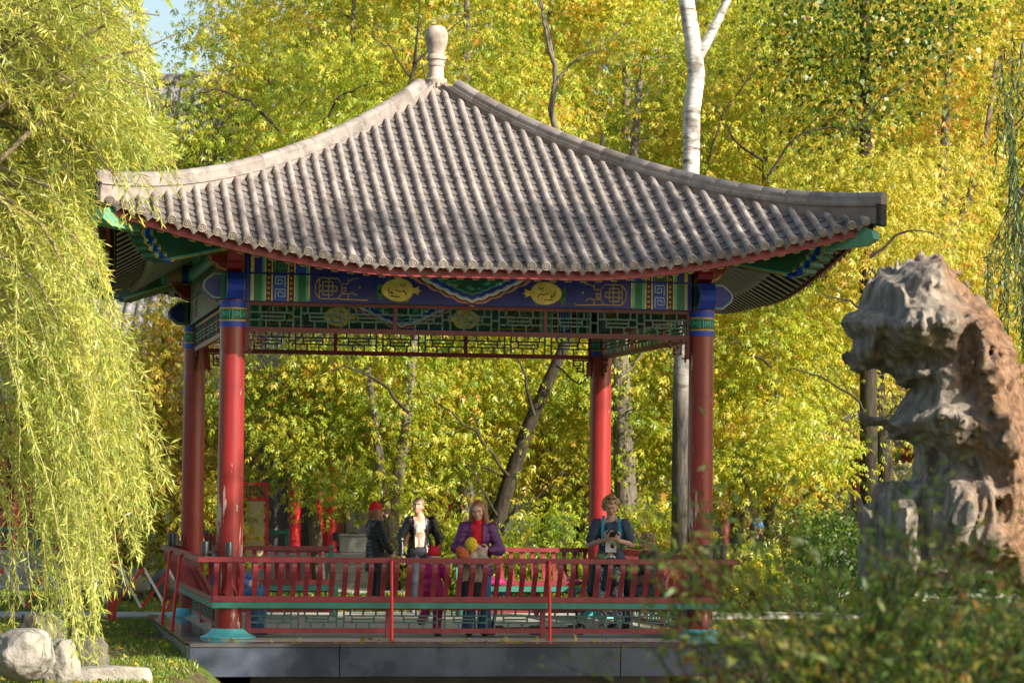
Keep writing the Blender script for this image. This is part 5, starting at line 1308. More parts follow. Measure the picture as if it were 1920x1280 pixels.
grass('short grass on the bank left of the platform', 'grass', (-9, -3.4), (-9, 3.5), 52000, 91, .55, (.02, .06))
grass('bright lawn behind the pavilion', 'lawn_grass', (-9, 9), (5.2, 14.5), 62000, 92, .42, (.03, .07))
rng = np.random.default_rng(93); n = 2600; P = np.c_[rng.uniform(-9, 9, n), rng.uniform(-9, 14, n)]; k = (pond_sd(P) > .1) & ~((np.abs(P[:, 0]) < 3.5) & (P[:, 1] > -4.3) & (P[:, 1] < 3.4)); P = P[k]; m = len(P)
dirs = rng.normal(size=(m, 3)) * (1, 1, .15)
Pp = np.c_[rng.uniform(-3.4, 3.4, 46), rng.uniform(-4.1, -3.3, 46)]; zz_ = np.r_[ground(P) + .035, np.full(46, .012)]; P = np.r_[P, Pp]; m = len(P); dirs = rng.normal(size=(m, 3)) * (1, 1, .12)
o = put('fallen_leaves', leaves_mesh('fallen_leaves', np.c_[P, zz_], dirs, rng.normal(0, .4, m), rng.uniform(.7, 1.2, m), rng.uniform(.4, 1, m), 'round', LM['gold'], rng)); tag(o, 'fallen yellow leaves scattered over grass and path', kind='stuff')
# ---------------------------------------------------------------- buildings and fittings behind the pavilion
def brick_mat(name, c1, c2, mortar, sc=4.0):
    m, nt, b = new_mat(name); tc = coords(nt, (1, 1, 1)); sep = nd(nt, 'ShaderNodeSeparateXYZ'); nt.links.new(tc, sep.inputs[0])
    cb = nd(nt, 'ShaderNodeCombineXYZ'); nt.links.new(sep.outputs[0], cb.inputs[0]); nt.links.new(sep.outputs[2], cb.inputs[1])
    br = nd(nt, 'ShaderNodeTexBrick'); br.inputs['Scale'].default_value = sc; br.inputs['Color1'].default_value = rgba(c1); br.inputs['Color2'].default_value = rgba(c2); br.inputs['Mortar'].default_value = rgba(mortar)
    br.inputs['Mortar Size'].default_value = .018; br.inputs['Brick Width'].default_value = .9; br.inputs['Row Height'].default_value = .28; nt.links.new(cb.outputs[0], br.inputs['Vector'])
    nt.links.new(br.outputs['Color'], b.inputs['Base Color']); S(nt, b, Roughness=.9); bump(nt, b, br.outputs['Fac'], -.4, .02); return m
BRICK = brick_mat('grey_brick', (.11, .11, .115), (.145, .14, .14), (.20, .195, .19))
ROOFT = tile_mat('hall_tile', (.25, .245, .25), 3)
def local_root(name, px, d, z, label, cat, yaw=0):
    p = at(px, 1000, d); return empty(name, (p[0], p[1], z), -YAW + yaw, label, cat)
def roof_slope(parent, x0, x1, z_e, z_r, dep, y0=-1.0, pitch=.26):
    """front roof slope: eave at (y0, z_e) up to (y0+dep, z_r), slightly concave, with cover-tile rows"""
    f = lambda t: (y0 + dep * t, z_e + (z_r - z_e) * (t * .75 + .25 * t * t))
    g = MB(); N = 8
    for i in range(N + 1):
        y, z = f(i / N); g.v += [(x0, y, z), (x1, y, z), (x1, y, z - .18), (x0, y, z - .18)]
    for i in range(N):
        for j in range(4): g.f.append((i * 4 + j, i * 4 + (j + 1) % 4, i * 4 + 4 + (j + 1) % 4, i * 4 + 4 + j)); g.m.append(0)
    g.f += [(3, 2, 1, 0), (N * 4, N * 4 + 1, N * 4 + 2, N * 4 + 3)]; g.m += [0, 0]; g.build('roof', ROOFT, parent)
    g = MB(); n = int((x1 - x0) / pitch)
    for i in range(n + 1):
        x = x0 + .06 + (x1 - x0 - .12) * i / n; g.tube([(x, *f(t)) for t in np.linspace(0, 1, 7)], .075, 6)
    o = g.build('roof_tiles', ROOFT, parent, smooth=True); o['kind'] = 'stuff'
    y, z = f(1); g = MB(); g.tube([(x0, y, z + .1), (x1, y, z + .1)], .17, 10); g.build('roof_ridge', ROOFT, parent, smooth=True)
    y, z = f(0); g = MB(); g.box2((x0, y + .06, z - .34), (x1, y + .14, z - .19)); g.build('eave_board', M['fascia'], parent)
hall = local_root('hall', 450, 59, .53, 'grey brick hall with red posts and grey tiled roof behind the young tree', 'building')
g = MB(); g.box2((-.2, 0, 0), (4.6, .4, 3.7)); g.build('wall', BRICK, hall)
for x in (1.13, 1.60, 1.86, 2.75, 3.3, 4.4):
    g = MB(); g.lathe([(.13, 0), (.12, .1), (.115, 3.6)], 16, (x, -.45, 0)); g.build('post', M['red_bright'] if x < 3 else M['red'], hall, auto=50)
for a, b in ((1.66, 1.82), (1.92, 2.1), (2.84, 3.2), (3.42, 4.28)):
    g = MB(); g.box2((a, -.06, .1), (b, -.005, 2.9)); g.build('door', M['rose'] if b < 2.2 else M['red'], hall)  # rose on the left doors paints in their pink reflections
    g = MB(); g.box2((a + .03, -.075, 1.2), (b - .03, -.06, 2.7)); g.build('pane', M['white'], hall)
g = MB(); g.box2((2.14, -.2, 0), (2.64, -.002, 3.3)); g.build('pier', brick_mat('pale_brick', (.36, .35, .34), (.42, .41, .39), (.5, .49, .47)), hall)
g = MB(); g.box2((.9, -.55, 3.3), (4.6, -.35, 3.55)); g.build('lintel', M['red'], hall)
for x in (1.98, 2.30):
    g = MB(); g.lathe([(.10, 0), (.10, .16)], 12, (x, -.5, .22)); g.build('lamp', M['lamp'], hall, auto=50)
roof_slope(hall, -.6, 5.0, 3.75, 6.0, 3.6)
wing = local_root('side_hall', 260, 57.5, .53, 'lower hall with a red wall and white round gate, left of the columns', 'building')
g = MB(); g.box2((-6, .2, 0), (1.7, .6, 3.0)); g.build('wall', paint('red_wall', (.16, .03, .03), .85, .2, 2, .2), wing)
g = MB(); P = [(.56 * math.cos(a), .95 + .75 * math.sin(a)) for a in np.linspace(-1.2, 4.34, 28)]
strips(g, [P], .16, lambda u, v, d: (u - .0, .2 - d, v), -.02, .05); g.build('gate_trim', M['white'], wing)
for x in (-4.5, -2.4, 1.5):
    g = MB(); g.lathe([(.13, 0), (.12, 3.0)], 14, (x, -.5, 0)); g.build('post', M['red'], wing, auto=50)
roof_slope(wing, -7, 1.95, 3.05, 5.5, 3.4, pitch=.24)
tall = local_root('tall_hall', 300, 72, 0, 'tall hall whose grey tiled roof shows high up between the willow and the maple', 'building')
g = MB(); g.box2((-4, 0, 0), (1.2, 4, 9.0)); g.build('wall', BRICK, tall); roof_slope(tall, -4.6, 1.6, 9.0, 12.2, 4.5, pitch=.3)
walk = local_root('covered_walk', 1500, 62, -.05, 'covered walk with red posts and pale roof glimpsed through the right hand trees', 'building')
for x in (-1.6, -.42, -.1, 1.2, 2.6):
    g = MB(); g.lathe([(.13, 0), (.12, 2.9)], 14, (x, 0, 0)); g.build('post', M['red'], walk, auto=50)
g = MB(); g.box2((-2, -.1, 2.5), (3, .1, 2.8)); g.build('lintel', M['red'], walk); g = MB(); g.box2((-2, 1.6, 0), (3, 1.9, 3.0)); g.build('wall', M['concrete'], walk)
roof_slope(walk, -2.3, 3.3, 3.0, 4.6, 2.4)
# terrace, retaining wall, fence, steps
p = local_root('retaining_wall', 220, 54, -.1, 'grey retaining wall with pale coping behind the zigzag barrier', 'wall')
g = MB(); g.box2((-6, 0, -.2), (1.5, .5, .60)); g.build('wall_face', M['concrete'], p); g = MB(); g.box2((-6.05, -.05, .603), (1.55, .55, .68)); g.build('coping', M['floor'], p)
f = local_root('garden_fence', 220, 54.4, .58, 'low green fence with red base along the top of the retaining wall', 'fence')
g = MB(); g.box2((-6, -.03, 0), (1.5, .03, .08)); g.build('base_rail', M['fascia'], f); g = MB(); g.box2((-6, -.03, .36), (3.2, .03, .42)); g.build('top_rail', M['green_seat'], f)
g = MB(); lattice_bars(g, -6, 1.5, .08, .36, 0, .5, .025, .04); g.build('lattice', M['green_seat'], f)
for x in (-4.5, -3, -1.5, 0, 1.45, 3.15): g = MB(); g.box2((x - .035, -.035, .0), (x + .035, .035, .44)); g.build('post', M['green_seat'], f)
t_ = local_root('terrace', 600, 57.2, -.1, 'raised stone terrace in front of the brick hall', 'terrace'); g = MB(); g.box2((-2.4, -1.2, -.2), (1.15, 3, .60)); g.build('terrace_block', M['concrete'], t_)
st = local_root('stone_steps', 668, 54.4, -.1, 'pale stone steps leading to the terrace behind the woman in the red hat', 'steps')
for i in range(4): g = MB(); g.bbox((0, .3 * i + .4, .075 + .15 * i), (1.1, .8, .148), .01); g.build('step', M['concrete'], st)
for x, lab in ((655, 'pale stone block left of the woman in the red hat'), (683, 'pale stone block just behind the woman in the red hat')):
    o_ = local_root('stone_block', x, 56.5, .56, lab, 'stone block'); o_['group'] = 'stone blocks flanking the steps'; g = MB(); g.bbox((0, 0, .15), (.36, .3, .32), .02); g.bbox((0, 0, .325), (.40, .34, .05), .015); g.build('block', M['concrete'], o_)
# cream screen in a red frame
sc = local_root('standing_screen', 478, 50, -.07, 'tall narrow cream screen in a red frame with fretwork top, beside the front left column', 'screen')
g = MB()
for a, b in (((-.20, 0), (-.20, 1.92)), ((.20, 0), (.20, 1.92)), ((-.20, 1.92), (.20, 1.92)), ((-.2, .5), (.2, .5)), ((-.2, 1.66), (.2, 1.66))): g.bar((a[0], 0, a[1]), (b[0], 0, b[1]), .055, .055, (0, 1, 0))
g.build('frame', M['red_bright'], sc); g = MB(); g.box2((-.172, -.012, .53), (.172, .012, 1.632)); g.build('panel', paint('cream_paint', (.52, .42, .24), .6, .06, 3, .03), sc)
g = MB(); strips(g, [[(-.15, 1.69), (.15, 1.69), (.15, 1.88), (-.15, 1.88), (-.15, 1.69)], [(-.09, 1.69), (-.09, 1.84), (-.03, 1.84), (-.03, 1.74), (.03, 1.74), (.03, 1.84), (.09, 1.84), (.09, 1.69)]], .018, lambda u, v, d: (u, -d, v), -.01, .01); g.build('fretwork', M['red'], sc)
for z in (.7, 1.0, 1.3, 1.55):
    for x in (-.165, .165): g = MB(); g.box((x, -.02, z), (.03, .02, .05)); g.build('clip', M['red'], sc)
# red and white zigzag barrier
ba = empty('folding_barrier', at_z(262, 1144, -.06), 0, 'red and white zigzag folding barrier across the lawn behind the posts', 'barrier'); B0 = np.array(ba.location)
zz = [(-40, 1142), (0, 1108), (14, 1068), (72, 1122), (88, 1108), (106, 1066), (128, 1116), (165, 1092), (200, 1126)] 
zz = [(20, 1062), (72, 1118), (112, 1068), (130, 1116), (170, 1088), (200, 1130)]
zz = [(-30, 1140), (8, 1064), (48, 1140), (88, 1064), (124, 1140), (166, 1064), (198, 1128)]
def bars(pts, d, flip):
    for i, (p_, q_) in enumerate(zip(pts[:-1], pts[1:])):
        g = MB(); a = at(*p_, d) - B0; b = at(*q_, d) - B0; yo = FY * .03 * (1 if i % 2 else -1)
        a = a + np.array([*yo, 0]); b = b + np.array([*yo, 0]); g.bar(a, b, .035, .055, (FWD[0], FWD[1], 0)); g.build('barrier_bar', M['white' if (i + flip) % 2 else 'red_bright'], ba)
bars(zz, 44.0, 0); bars([(216, 1134), (269, 1064), (314, 1143), (352, 1064)], 43.6, 0); bars([(220, 1060), (265, 1138), (317, 1068), (348, 1120)], 43.9, 1)
for x, lab in ((205, 'left of the two red posts standing in the grass'), (214, 'right of the two red posts standing in the grass')):
    p = at_z(x, 1171, -.12); po = empty('red_post', p, 0, lab, 'post', 'pair of red posts on the lawn'); g = MB(); g.box2((-.028, -.028, 0), (.028, .028, .88)); g.build('shaft', M['red_bright'], po); g = MB(); g.box2((-.08, -.08, .005), (.08, .08, .022)); g.build('foot_plate', M['red'], po)

# ---------------------------------------------------------------- people
def cloth(name, c, rough=.8, sc=18, kind='plain', c2=None):
    m, nt, b = new_mat(name); v = coords(nt); n = noise(nt, v, sc, 5, .6)
    nt.links.new(ramp(nt, n, [(.3, tuple(x * .72 for x in c)), (.7, tuple(min(1, x * 1.18) for x in c))]), b.inputs['Base Color']); S(nt, b, Roughness=rough, Specular_IOR_Level=.3)
    h = noise(nt, v, 9, 5, .6, .5)
    if kind == 'print':
        w = noise(nt, coords(nt, (1, 1, .7)), 34, 3, .7, 1.5)
        nt.links.new(ramp(nt, w, [(.47, c), (.50, c2)], 'CONSTANT'), b.inputs['Base Color'])
    bump(nt, b, h, .5, .02); return m
SKIN = []
for i, c in enumerate(((.50, .29, .20), (.55, .34, .25), (.48, .27, .18))):
    m, nt, b = new_mat('skin'); n = noise(nt, coords(nt), 14, 3); nt.links.new(ramp(nt, n, [(.3, tuple(x * .88 for x in c)), (.7, tuple(x * 1.08 for x in c))]), b.inputs['Base Color']); S(nt, b, Roughness=.5, Specular_IOR_Level=.4, Subsurface_Weight=.12, Subsurface_Scale=.01); b.inputs['Subsurface Radius'].default_value = (1, .3, .15); SKIN.append(m)
def hair_mat(name, c):
    m, nt, b = new_mat(name); n = noise(nt, coords(nt, (70, 70, 6)), 1, 4); nt.links.new(ramp(nt, n, [(.3, tuple(x * .45 for x in c)), (.7, tuple(x * 1.25 for x in c))]), b.inputs['Base Color']); S(nt, b, Roughness=.42, Specular_IOR_Level=.5); bump(nt, b, n, .8, .01); return m
DARKM = paint('dark_detail', (.02, .016, .014), .4, .1, 9, 0); LIPM = paint('lips', (.36, .10, .09), .5, .1, 20, 0)

JD = dict(pel=(0, 0, .53), waist=(0, .004, .615), chest=(0, .006, .73), neck=(0, .008, .835), head=(0, -.004, .925),
          sL=(.098, .005, .795), eL=(.135, .015, .63), wL=(.14, -.03, .485), sR=(-.098, .005, .795), eR=(-.135, .015, .63), wR=(-.14, -.03, .485),
          hL=(.052, 0, .515), kL=(.056, -.012, .28), aL=(.058, .012, .045), hR=(-.052, 0, .515), kR=(-.056, -.012, .28), aR=(-.058, .012, .045))
def eulm(yaw, pitch, tilt):
    """head: yaw to the person's left (+), pitch down (+), tilt"""
    return np.array((Matrix.Rotation(yaw, 3, 'Z') @ Matrix.Rotation(tilt, 3, 'Y') @ Matrix.Rotation(pitch, 3, 'X')))
def figure(label, base, rot, H, pose, skin=0, head=(0, 0, 0), top=None, bottom=None, shoes=None, hair=None, hat=None, fem=True, hands=None, face=True, group=None, hs=1.0, toes=None):
    J = {k: np.array(v) * H for k, v in JD.items()}; J.update({k: np.array(v, float) * H for k, v in pose.items()})
    root = empty('person', base, rot, label, 'person', group)
    Rh = eulm(*head); hc = J['head']; hd = H * hs
    def hp(x, y, z): return hc + Rh @ (np.array([x, y, z]) * hd)
    s = SDF(.022)
    s.ell(hp(0, .004, .008), np.array([.045, .055, .058]) * hd, R=Rh, k=.012); s.ell(hp(0, -.014, -.022), np.array([.035, .040, .046]) * hd, R=Rh, k=.02); s.ell(hp(0, -.040, -.052), np.array([.018, .014, .014]) * hd, R=Rh, k=.015)
    s.cap(hp(0, -.051, .004), hp(0, -.062, -.018), .0055 * hd, .0085 * hd, .008); s.ell(hp(0, -.044, -.040), np.array([.018, .010, .010]) * hd, R=Rh, k=.008); s.ell(hp(0, -.047, .018), np.array([.030, .010, .008]) * hd, R=Rh, k=.012)
    for sx in (1, -1): s.ell(hp(sx * .046, .006, -.008), np.array([.006, .012, .018]) * hd, R=Rh, k=.006); s.ell(hp(sx * .025, -.036, -.018), np.array([.014, .012, .012]) * hd, R=Rh, k=.012)
    s.cap(J['neck'] - (0, 0, .03 * H), hp(0, .010, -.045), .031 * H, .030 * H)
    s.ell(J['chest'], np.array([.088, .062, .10]) * H); s.ell(J['waist'], np.array([.074, .055, .08]) * H); s.ell(J['pel'], np.array([.088, .062, .06]) * H); s.cap(J['waist'], J['pel'], .06 * H); s.cap(J['waist'], J['chest'], .058 * H); s.cap(J['chest'] + (0, 0, .05 * H), J['neck'], .05 * H, .034 * H)
    s.cap(J['sL'], J['sR'], .036 * H)
    for a in 'LR':
        s.cap(J['s' + a], J['e' + a], .031 * H, .024 * H); s.cap(J['e' + a], J['w' + a], .024 * H, .016 * H)
        s.cap(J['h' + a], J['k' + a], .050 * H, .034 * H); s.cap(J['k' + a], J['a' + a], .034 * H, .022 * H); 
        td = np.array((toes or {}).get(a, (0, -1, -.06)), float); td /= np.linalg.norm(td)
        s.cap(J['a' + a] + (0, .0, -.020 * H), J['a' + a] + td * .085 * H + (0, 0, -.024 * H), .022 * H, .016 * H)
        d = J['w' + a] - J['e' + a]; d = d / np.linalg.norm(d); sp = dict(dir=d, palm=np.array([-1.0 if a == 'L' else 1.0, 0, 0]), curl=.35)
        if hands and a in hands: sp.update(hands[a])
        d = np.array(sp['dir'], float); d /= np.linalg.norm(d); pn = np.array(sp['palm'], float); pn = pn - d * (pn @ d); pn /= np.linalg.norm(pn); sd = np.cross(d, pn) * (1 if a == 'L' else -1)
        w = J['w' + a]; hl = .108 * H * (1 if H > 1.3 else .95)
        R3 = np.stack([sd, pn, d], -1); s.ell(w + d * hl * .27, np.array([.40, .17, .34]) * hl * .62, R=R3, k=.010); s.cap(w - d * .01, w + d * hl * .2, .0145 * H, .014 * H, .01)
        for i, (off, ln) in enumerate(((-.30, .80), (-.10, .92), (.10, .88), (.28, .68))):
            p0 = w + d * hl * .46 + sd * off * hl * .62; L = hl * .50 * ln; c1, c2 = sp['curl'], sp['curl'] * 2.1
            d1 = d * math.cos(c1) + pn * math.sin(c1); d2 = d * math.cos(c2) + pn * math.sin(c2); p1 = p0 + d1 * L * .5; p2 = p1 + d2 * L * .5
            s.cap(p0 - d * .008, p1, .0056 * H, .0052 * H, .004); s.cap(p1, p2, .0052 * H, .0044 * H, .004)
        t0 = w + d * hl * .16 - sd * hl * .20; t1 = t0 + (d * .6 - sd * .75 + pn * .35) * hl * .26; t2 = t1 + (d * .9 + pn * .4 - sd * .1) * hl * .22; s.cap(t0, t1, .0072 * H, .0060 * H, .008); s.cap(t1, t2, .0058 * H, .0048 * H, .005)
    V, Q = s.surf(.0085); put('body', fast_mesh('body', V, Q, SKIN[skin], smooth=True), root)
    def garment(name, prim, mat, h=.0125, k=.018, fold=.014, quilt=0, cut=None, fs=11, open_=None):
        g = SDF(k)
        for q in prim: g.cap(*q) if len(q) == 4 else g.ell(q[0], q[1])
        V, Q = g.surf(h); N = vert_normals(V, Q)
        off = np.random.default_rng(abs(hash(name + label[:9])) % 999 if False else len(label)).random(3) * 40
        f_ = fbm(V * fs * np.array([1, 1, .55]) + off, 3); V = V + N * (fold * (np.abs(f_) * 1.6 - .3))[:, None]
        if quilt: V = V + N * (.009 * np.abs(np.sin(V[:, 2] * math.pi / quilt)) ** .6)[:, None]
        if cut is not None:
            keep = cut(V); Q = Q[keep[Q].all(1)]
        if open_ is not None:
            fw, smat, zt, zb = open_; f = np.clip((V[:, 2] - zb) / (zt - zb), 0, 1); wv = fw * (.72 + .28 * f) + .008 * fbm(V * 14 + off, 2)
            front = N[:, 1] < -.12; ins_ = (np.abs(V[:, 0] + .01) < wv) & front; wide = (np.abs(V[:, 0] + .01) < wv + .02) & front
            Vs = V - N * .012; qs = Q[wide[Q].all(1)]; Q = Q[~ins_[Q].all(1)]
            Vs = Vs + N * (.006 * fbm(V * 22 + 5, 3))[:, None]; V = V + N * (.010 * np.clip(1 - np.abs(np.abs(V[:, 0] + .01) - wv) / .035, 0, 1) * front)[:, None]
            put('shirt', fast_mesh('shirt', Vs, qs, smat, smooth=True), root)
        return put(name, fast_mesh(name, V, Q, mat, smooth=True), root)
    if top:
        e = top.get('ease', .012); J_ = J; prim = [(J['chest'], np.array([.086 * H + e * .7, .062 * H + e * .8, .105 * H]), 0), (J['waist'], np.array([.076 * H + e * .7, .056 * H + e * .8, .085 * H]), 0)]
        prim += [(J['sL'], J['sR'], .029 * H + e * .7, .029 * H + e * .7), (J['chest'] + (0, 0, .04 * H), J['neck'] - (0, 0, .02 * H), .050 * H + e * .8, .034 * H + e * .4)]
        hem = top.get('hem', .50) * H
        pb = J['pel'].copy(); pl = J['waist'] + (J['pel'] - J['waist']) * ((J['waist'][2] - hem) / max(.01, (J['waist'] - J['pel'])[2])) if top.get('straight', True) else pb
        wd = top.get('wid', .045) * H
        for sx in (1, -1): prim.append((J['waist'] + (sx * wd * .7, 0, 0), pl + (sx * wd, 0, .05), .047 * H + e, .047 * H + e + top.get('flare', .004)))
        sl = top.get('sleeve', .96)
        for a in 'LR':
            prim.append((J['s' + a], J['e' + a], .029 * H + e * .8, .025 * H + e * .8))
            if sl > .5: prim.append((J['e' + a], J['e' + a] + (J['w' + a] - J['e' + a]) * sl, .025 * H + e * .8, .018 * H + e * .6))
        if sl <= .5:
            for q in range(len(prim) - 2, len(prim)):
                a_, b_, r1, r2 = prim[q]; prim[q] = (a_, a_ + (b_ - a_) * sl * 1.9, r1 + .008, r2 + .016)
        garment(top.get('name', 'jacket'), prim, top['mat'], quilt=top.get('quilt', 0), fold=top.get('fold', .014), cut=(lambda V: V[:, 2] > hem) if top.get('straight', True) else None, open_=(top['front'], top['shirt'], J['neck'][2], hem) if 'front' in top else None)
    if bottom:
        e = bottom.get('ease', .012); prim = [(J['pel'], np.array([.092 * H + e, .066 * H + e, .062 * H]), 0)]
        for a in 'LR':
            prim += [(J['h' + a], J['k' + a], .052 * H + e, .036 * H + e), (J['k' + a], J['a' + a] + (J['k' + a] - J['a' + a]) * .06, .036 * H + e, .026 * H + e + bottom.get('bell', 0))]
        garment('trousers', prim, bottom['mat'], k=.016, fold=.008, fs=8)
    if shoes:
        for a in 'LR':
            td = np.array((toes or {}).get(a, (0, -1, -.06)), float); td /= np.linalg.norm(td); A = J['a' + a]
            g = SDF(.015); g.cap(A + (0, .006 * H, -.018 * H), A + td * .088 * H + (0, 0, -.026 * H), .027 * H, .0205 * H); g.cap(A + (0, .004, .012 * H), A + (0, .006 * H, -.02 * H), .027 * H, .027 * H)
            V, Q = g.surf(.010); lo = J['a' + a][2] - .044 * H
            if toes is None or a not in toes: V[:, 2] = np.maximum(V[:, 2], lo)
            put('shoe', fast_mesh('shoe', V, Q, shoes, smooth=True), root)
    def headpart(name, fn, mat, h=.009, amp=.006, fs=(40, 40, 7), k=.02):
        g = SDF(k); fn(g); V, Q = g.surf(h); N = vert_normals(V, Q); V = V + N * (amp * fbm((V - hc) @ Rh * np.array(fs), 3))[:, None]; return put(name, fast_mesh(name, V, Q, mat, smooth=True), root)
    if hair:
        def hf(g):
            g.ell(hp(0, .013, .020), np.array([.052, .056, .056]) * hd, R=Rh); g.ell(hp(0, .026, -.012), np.array([.047, .042, .055]) * hd, R=Rh)
            Ln = hair.get('len', 0)
            if Ln:
                for sx in (1, -1):
                    for (x, y, x2, y2, r) in ((.043, -.006, .060, -.022, .017), (.045, .016, .066, .0, .020), (.03, .034, .05, .03, .026)):
                        g.cap(hp(sx * x, y, .008), hp(sx * x2, y2, -.05 - Ln), r * hd, r * 1.05 * hd)
            if hair.get('curly'):
                rg = np.random.default_rng(9); n_ = 0
                while n_ < 64:
                    v_ = rg.normal(size=3); v_ /= np.linalg.norm(v_)
                    if v_[2] < -.75 or (v_[1] < -.15 and v_[2] < .50) or (abs(v_[0]) < .55 and v_[1] < -.1 and v_[2] < .62): continue
                    n_ += 1; g.ell(hp(v_[0] * .054, .010 + v_[1] * .056, .004 + v_[2] * .066), np.full(3, rg.uniform(.012, .020)) * hd, k=.008)
            g.cut(hp(0, -.066, -.03), np.array([.046, .056, .070]) * hd, .010)
        headpart('hair', hf, hair['mat'], amp=hair.get('amp', .006))
    if hat:
        def tf(g):
            z = .028 if hat.get('low') is None else hat['low']
            g.ell(hp(0, .008, z + .010), np.array([.054, .062, .056]) * hd, R=Rh)
            g.cap(hp(-.012, .006, z + .045), hp(.012, .010, z + .050), .022 * hd)
            for q in range(12):
                a = q * math.pi / 6; g.ell(hp(.045 * math.cos(a), .006 + .052 * math.sin(a), z - .006), np.array([.017, .017, .020]) * hd, k=.01)
            if hat.get('ears'):
                for sx in (1, -1): g.cap(hp(sx * .035, .004, z + .05), hp(sx * .062, .004, z + .085), .018 * hd, .006 * hd, .012)
        headpart('hat', tf, hat['mat'], amp=.004, fs=(70, 70, 9))
    if face:
        g = MB()
        for sx in (1, -1):
            e_ = MB(); e_.lathe([(.001, -.0045), (.0065, -.002), (.0075, 0), (.0065, .002), (.001, .0045)], 10); co = [hp(0, 0, 0) * 0 + hp(sx * .0195, -.0505, .001) + Rh @ np.array([v[0], v[1] * .5, v[2] * .9]) * hd * .62 for v in e_.v]; e_.v = [tuple(c) for c in co]; e_.build('eye', DARKM, root, smooth=True)
            b_ = MB(); b_.tube([hp(sx * .009, -.0565, .0135), hp(sx * .02, -.0555, .017), hp(sx * .031, -.0485, .014)], .0022 * hd, 6); b_.build('eyebrow', (hair or {}).get('mat', DARKM), root, smooth=True)
        g.tube([hp(-.016, -.051, -.0395), hp(-.007, -.0555, -.0385), hp(0, -.056, -.0392), hp(.007, -.0555, -.0385), hp(.016, -.051, -.0395)], [.0012 * hd, .0034 * hd, .0036 * hd, .0034 * hd, .0012 * hd], 8); g.build('mouth', LIPM, root, smooth=True)
    root['_'] = 0; del root['_']
    return root, J, hp

def facecam(p, extra=0):
    """rotation so a figure at p faces the camera"""
    return math.atan2(CAM[0] - p[0], -(CAM[1] - p[1])) + extra if False else -math.atan2(p[0] - CAM[0], p[1] - CAM[1]) + extra
BLK = cloth('black_quilted_cloth', (.022, .023, .024), .45); LEATHER = cloth('black_leather', (.012, .012, .013), .26, 14); TEE = cloth('pale_printed_shirt', (.60, .54, .44), .8, 9); DENIM = cloth('blue_denim', (.055, .13, .28), .85, 40); PURPLE = cloth('purple_quilted_nylon', (.105, .028, .115), .42); REDK = cloth('red_knit', (.50, .012, .025), .85, 60)
SLATE = cloth('slate_shirt', (.05, .066, .10), .85, 14); DKNAVY = cloth('dark_jacket', (.020, .022, .030), .7); BEIGE = cloth('beige_cloth', (.36, .30, .22), .8); MAGENTA = cloth('magenta_cloth', (.38, .012, .12), .6); BROWN = cloth('brown_fleece', (.12, .08, .065), .9, 30); SHOE = cloth('dark_shoe', (.03, .028, .03), .5); GREYSHOE = cloth('grey_shoe', (.22, .21, .20), .7)
YELLOW = cloth('yellow_knit', (.62, .46, .03), .85, 60); LEGG = cloth('printed_leggings', (.02, .02, .025), .8, 18, 'print', (.55, .54, .55)); LBLUE = cloth('pale_blue_cloth', (.27, .36, .46), .8); BRBLUE = cloth('blue_jacket', (.05, .14, .42), .7)
AUB = hair_mat('auburn_hair', (.27, .105, .045)); BLOND = hair_mat('fair_hair', (.40, .24, .085)); SANDY = hair_mat('sandy_hair', (.25, .155, .08)); DKHAIR = hair_mat('dark_hair', (.05, .03, .02))

# woman in red beanie, seen from the side, hand raised
p = at_z(702, 1146, -.05); p[2] = -.03
figure('woman in a red knitted beanie and long black quilted coat, one hand raised', p, facecam(p, math.radians(112)), 1.60, dict(eL=(.135, -.07, .70), wL=(.09, -.12, .86), eR=(-.14, -.04, .64), wR=(-.12, -.11, .55), kR=(-.056, -.05, .28), aR=(-.06, -.02, .045)), 1, (.3, -.05, 0), dict(mat=BLK, hem=.36, ease=.030, quilt=.055, flare=.02, wid=.05), dict(mat=DKNAVY, ease=.012), SHOE, dict(mat=AUB, len=.03), dict(mat=REDK), hands=dict(L=dict(dir=(-.25, -.35, .9), palm=(-.6, .3, 0), curl=.5)))
# man in leather jacket
p = at_z(786, 1150, -.05); p[2] = -.04
figure('smiling man in an open black leather jacket over a pale shirt', p, facecam(p, .12), 1.72, dict(head=(-.022, -.014, .922), eR=(-.165, .01, .645), wR=(-.165, -.05, .50), eL=(.165, .01, .645), wL=(.15, -.05, .50)), 0, (-.35, -.08, .16), dict(mat=LEATHER, hem=.475, ease=.024, front=.10, shirt=TEE, fold=.016, wid=.05), dict(mat=DKNAVY, ease=.018), GREYSHOE, dict(mat=SANDY, amp=.002), None, False)
# toddler in magenta, climbing on the bench from behind
p = np.array([-.36, -2.50, .002])
figure('small child in magenta overalls and red hat with ears, climbing at the bench', p, facecam(p, math.pi * .88), 1.05, dict(eR=(-.15, -.06, .66), wR=(-.13, -.14, .62), eL=(.15, -.06, .66), wL=(.12, -.15, .60), kL=(.09, -.10, .36), aL=(.14, .03, .17)), 1, (0, .1, .05), dict(mat=MAGENTA, hem=.46, ease=.028, wid=.055), dict(mat=MAGENTA, ease=.024), SHOE, None, dict(mat=REDK, ears=True), hs=1.22)
